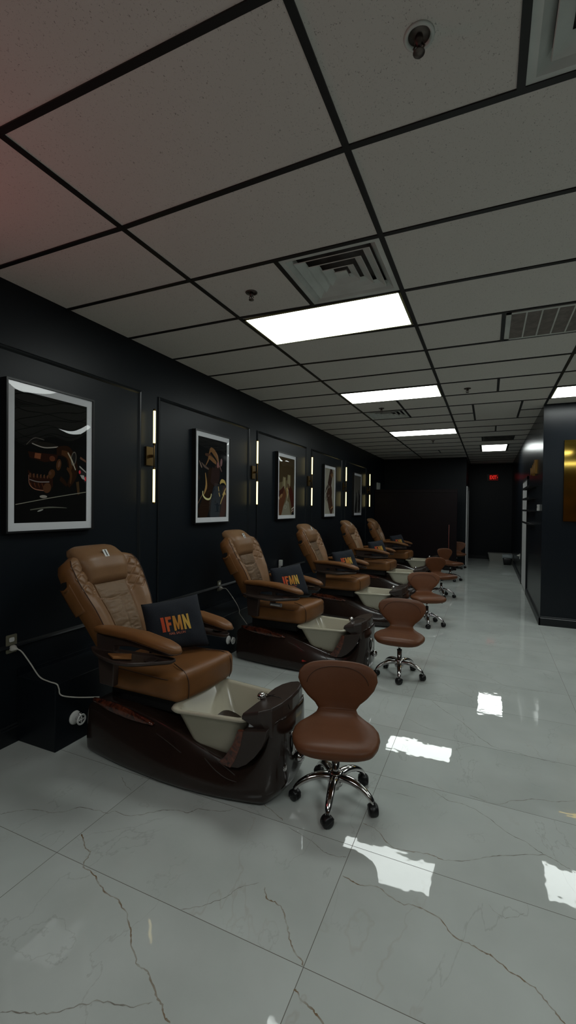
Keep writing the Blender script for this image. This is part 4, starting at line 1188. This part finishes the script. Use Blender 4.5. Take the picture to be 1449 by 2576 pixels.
def make_stool():
    t = thing('rolling_stool', 'x', 'stool', (0, 0, 0), 0, 'brown leather rolling stools beside the pedicure chairs')
    seat = obj('seat', shell_part(0, .535), M['leather_s'], t)
    back = obj('backrest', shell_part(.525, 1), M['leather_s'], t)
    bm = bmesh.new(); tube(bm, smooth_path([(-.150, -.105, .452), (-.145, -.05, .445), (-.142, 0, .443), (-.145, .05, .445), (-.150, .105, .452)], 4), .0022, 6); obj('seam', bm, M['seam'], seat)
    bm = bmesh.new(); pts = []
    for i in range(25):
        a = PI*(.06+.88*i/24); yy = .178*abs(math.cos(a))**.8*(1 if math.cos(a) > 0 else -1); zz = .545+.118*math.sin(a)**.8
        fx = -.194-.20*(zz-.58)+.021+.74*yy*yy
        pts.append((fx, yy, zz))
    tube(bm, pts, .0016, 6); obj('seam', bm, M['seam'], back)
    bm = bmesh.new(); lathe(bm, [(.001, .322), (.075, .322), (.075, .334), (.05, .345), (.001, .345)], 20); box(bm, (-.11, -.03, .325), (.09, .03, .338)); obj('seat_plate', bm, M['black'], t)
    bm = bmesh.new(); tube(bm, [(.0, .06, .325), (.02, .14, .318), (.03, .20, .308)], [.005, .005, .009], 8); obj('height_lever', bm, M['black'], t)
    bm = bmesh.new(); lathe(bm, [(.001, .06), (.021, .06), (.021, .235), (.001, .235)], 18)
    col = obj('column', bm, M['chrome'], t)
    bm = bmesh.new(); lathe(bm, [(.001, .235), (.023, .235), (.023, .247), (.014, .249), (.001, .249)], 18); obj('collar', bm, M['black'], col)
    bm = bmesh.new(); lathe(bm, [(.001, .24), (.012, .24), (.012, .325), (.001, .325)], 14); obj('gas_lift', bm, M['chrome'], col)
    bm = bmesh.new(); lathe(bm, [(.020, .082), (.038, .085), (.044, .105), (.042, .150), (.030, .160)], 24); obj('hub', bm, M['chrome'], col)
    for k in range(5):
        a = math.radians(72*k); ca, sa = math.cos(a), math.sin(a)
        prof = smooth_path([(.025, 0, .128), (.08, 0, .132), (.135, 0, .121), (.182, 0, .098), (.210, 0, .074), (.217, 0, .055)], 4)
        bm = bmesh.new(); pts = [(p.x*ca, p.x*sa, p.z) for p in prof]
        tube(bm, pts, [.027-.0145*i/(len(pts)-1) for i in range(len(pts))], 12, flat=.8); leg = obj('leg', bm, M['chrome'], t)
        bm = bmesh.new(); cx, cy = .217*ca, .217*sa
        wa = a+.7; wx, wy = math.cos(wa), math.sin(wa)      # wheel axle direction
        def wheel(off):
            c = Vector((cx+wx*off, cy+wy*off, .0275)); rings = []
            for r, h in ((.004, -.0105), (.021, -.0105), (.0275, -.006), (.0275, .006), (.021, .0105), (.004, .0105)):
                rings.append([c+Vector((wx, wy, 0))*h+(Vector((-wy, wx, 0))*math.cos(2*PI*q/18)+Vector((0, 0, 1))*math.sin(2*PI*q/18))*r for q in range(18)])
            loft(bm, rings)
        wheel(-.013); wheel(.013)
        rings = []
        for h in (-.024, -.018, .018, .024):
            rings.append([Vector((cx, cy, .026))+Vector((wx, wy, 0))*h+(Vector((-wy, wx, 0))*math.cos(PI*q/12+.5)+Vector((0, 0, 1))*math.sin(PI*q/12+.5))*(.032 if abs(h) < .02 else .026) for q in range(13)])
        loft(bm, rings)
        lathe(bm, [(.001, .050), (.011, .050), (.011, .070), (.001, .070)], 10, (cx, cy, 0))
        obj('caster', bm, M['black'], leg)
    return t
st0 = make_stool()
STL = ['nearest brown leather rolling stool, in front of the first pedicure chair', 'second brown rolling stool, black lever pointing left, by the second pedicure chair', 'third brown rolling stool with wrinkled back, by the third pedicure chair',
       'fourth brown rolling stool, turned towards the aisle', 'fifth brown rolling stool, close to the far basin', 'farthest rolling stool, partly hidden past the partition']
# (x, y, seat heading deg, base rotation deg, raise)
ST = [(-.727, 2.293, -74, -10, -.012), (-.738, 4.25, -86, -8, -.004), (-.735, 6.28, -66, -6, -.008), (-.74, 8.37, -45, 0, -.005), (-.735, 10.38, -38, 10, -.002), (-.735, 12.60, -84, 20, .0)]
allst = [st0] + [copy_tree(st0) for _ in ST[1:]]
for t_, l, (x, y, hd, ba, up_) in zip(allst, STL, ST):
    t_.location = (x, y, 0); t_.rotation_euler = (0, 0, math.radians(hd)); t_['label'] = l
    for k in [k for k in bpy.data.objects if k.parent == t_]:
        n_ = k.name.split('.')[0]
        if n_ in ('seat', 'backrest', 'seat_plate', 'height_lever'):
            k.location.z = up_
            if n_ == 'height_lever' and abs(x+.738) < .001: k.rotation_euler = (0, 0, math.radians(168))
        elif n_ in ('leg',): k.rotation_euler = (0, 0, math.radians(ba-hd))
        elif n_ == 'column':
            for g_ in [g for g in bpy.data.objects if g.parent == k and g.name.startswith('gas_lift')]: g_.scale.z = 1; g_.location.z = up_*.9

# ---------------------------------------------------------------- exit sign
t = thing('exit_sign', 'red lit EXIT sign with arrow high on the far corridor wall', 'exit sign', (.115, YF, 2.555))
obj('housing', bx((-.165, -.045, -.105), (.165, 0, .105)), M['exitbody'], t, smooth=False, bev=.006)
obj('face', bx((-.10, -.050, -.095), (.155, -.045, .095)), M['redglow'], t, smooth=False)
tm = text_mesh('EXIT', .155, .006, .62, .001); o = obj('lettering', tm, M['redlit'], t, smooth=False); o.rotation_euler = (PI/2, 0, 0); o.location = (.012, -.053, 0)
bm = bmesh.new(); prism(bm, [(.128, .03), (.150, 0), (.128, -.03), (.122, -.018), (.134, 0), (.122, .018)], .002, 1, -.054); obj('arrow', bm, M['redlit'], t, smooth=False)

# corridor end things
t = thing('storage_box', 'low grey-white box on the floor at the corridor end', 'box', (.36, 15.0, 0), .0)
bm = bmesh.new(); loft(bm, [[Vector((x*.88, y*.9, 0)) for x, y in rrect(0, 0, .34, .20, .03, 3)], [Vector((x, y, .22)) for x, y in rrect(0, 0, .34, .20, .03, 3)]]); obj('body', bm, M['greybox'], t, smooth=False)
bm = bmesh.new(); loft(bm, [[Vector((x, y, .22)) for x, y in rrect(0, 0, .35, .21, .03, 3)], [Vector((x, y, .235)) for x, y in rrect(0, 0, .345, .205, .03, 3)]]); obj('lid', bm, M['greybox'], t, smooth=False)
t = thing('waste_bin', 'small black waste bin with clear liner by the right corridor wall', 'bin', (.52, 14.1, 0))
bm = bmesh.new(); loft(bm, [[Vector((x, y, z)) for x, y in rrect(0, 0, h, h, .03, 4)] for h, z in ((.095, 0), (.125, .24), (.115, .24), (.088, .015))]); obj('body', bm, M['black'], t)
bm = bmesh.new(); loft(bm, [[Vector((x*(1+.04*math.sin(i*2.1)), y*(1+.04*math.cos(i*1.7)), z+.012*math.sin(i*1.9))) for i, (x, y) in enumerate(rrect(0, 0, h, h, .03, 4))] for h, z in ((.130, .20), (.134, .25), (.122, .29), (.10, .27))], cap=False); obj('liner', bm, M['liner'], t)

# ---------------------------------------------------------------- right wall things
for k, (z, l) in enumerate(((1.93, 'black wall shelf, topmost of four on the right wall'), (1.745, 'black wall shelf, second from the top on the right wall'), (1.545, 'black wall shelf, third from the top, level with the thermostat'), (1.335, 'black wall shelf, lowest of four on the right wall'))):
    t = thing('wall_shelf', l, 'shelf', (XR, 8.6, z), 0, 'black polish shelves on the right wall')
    obj('board', bx((-.09, -.72, -.006), (0, .72, .006)), M['blackmat'], t, smooth=False)
    obj('front_lip', bx((-.094, -.72, -.006), (-.088, .72, .026)), M['black'], t, smooth=False)
t = thing('thermostat', 'small white thermostat near the corner of the right wall', 'thermostat', (XR, 7.28, 1.60))
obj('body', bx((-.032, -.055, -.045), (0, .055, .045)), M['white'], t, smooth=False, bev=.008)
obj('display', bx((-.034, -.028, -.005), (-.031, .028, .028)), M['screen'], t, smooth=False)
# gold sign: slanted raised strokes read edge-on
t = thing('gold_wall_sign', 'gold raised lettering sign high on the right wall seen edge-on', 'sign', (XR, 8.15, 2.24))
for k, (y0, z0, y1, z1) in enumerate(((-.42, .085, -.36, -.12), (-.36, -.12, -.27, .10), (-.27, .10, -.20, -.10), (-.20, -.10, -.10, .07), (-.10, .07, -.02, -.13), (-.02, -.13, .07, .05), (.07, .05, .15, -.09), (.15, -.09, .24, .02), (.24, .02, .33, -.10), (.33, -.10, .42, .03))):
    bm = bmesh.new(); w = .03; prism(bm, [(y0-w, z0), (y0+w, z0), (y1+w, z1), (y1-w, z1)], .03, 0, -.03); obj('stroke', bm, M['goldletter'], t, smooth=False)
# gold tinted mirror on the block face
t = thing('gold_mirror', 'amber gold tinted mirror panel on the navy wall at the right edge', 'mirror', (1.27, YR-.02, 1.96))
obj('glass', bx((-.355, -.006, -.54), (.355, .014, .54)), M['goldmirror'], t, smooth=False)
obj('backing', bx((-.35, .014, -.535), (.35, .02, .535)), M['black'], t, smooth=False)

# ---------------------------------------------------------------- light
w = bpy.data.worlds.new('world'); S.world = w; w.use_nodes = True
w.node_tree.nodes['Background'].inputs[0].default_value = (.02, .025, .03, 1); w.node_tree.nodes['Background'].inputs[1].default_value = .3
# red neon sign glow at the left front of the room (a real lamp outside the view)
ld = bpy.data.lights.new('neon_glow', 'AREA'); ld.energy = 3.4; ld.color = (1, .14, .16); ld.shape = 'RECTANGLE'; ld.size = .8; ld.size_y = .3
lo = link(bpy.data.objects.new('neon_glow', ld)); lo.location = (XL+.08, .75, 2.25); lo.rotation_euler = (0, -math.radians(110), 0)

S.view_settings.view_transform = 'Standard'; S.view_settings.look = 'None'; S.view_settings.exposure = 0; S.view_settings.gamma = 1
try: S.view_settings.use_curve_mapping = False
except Exception: pass
S.cycles.max_bounces = 8
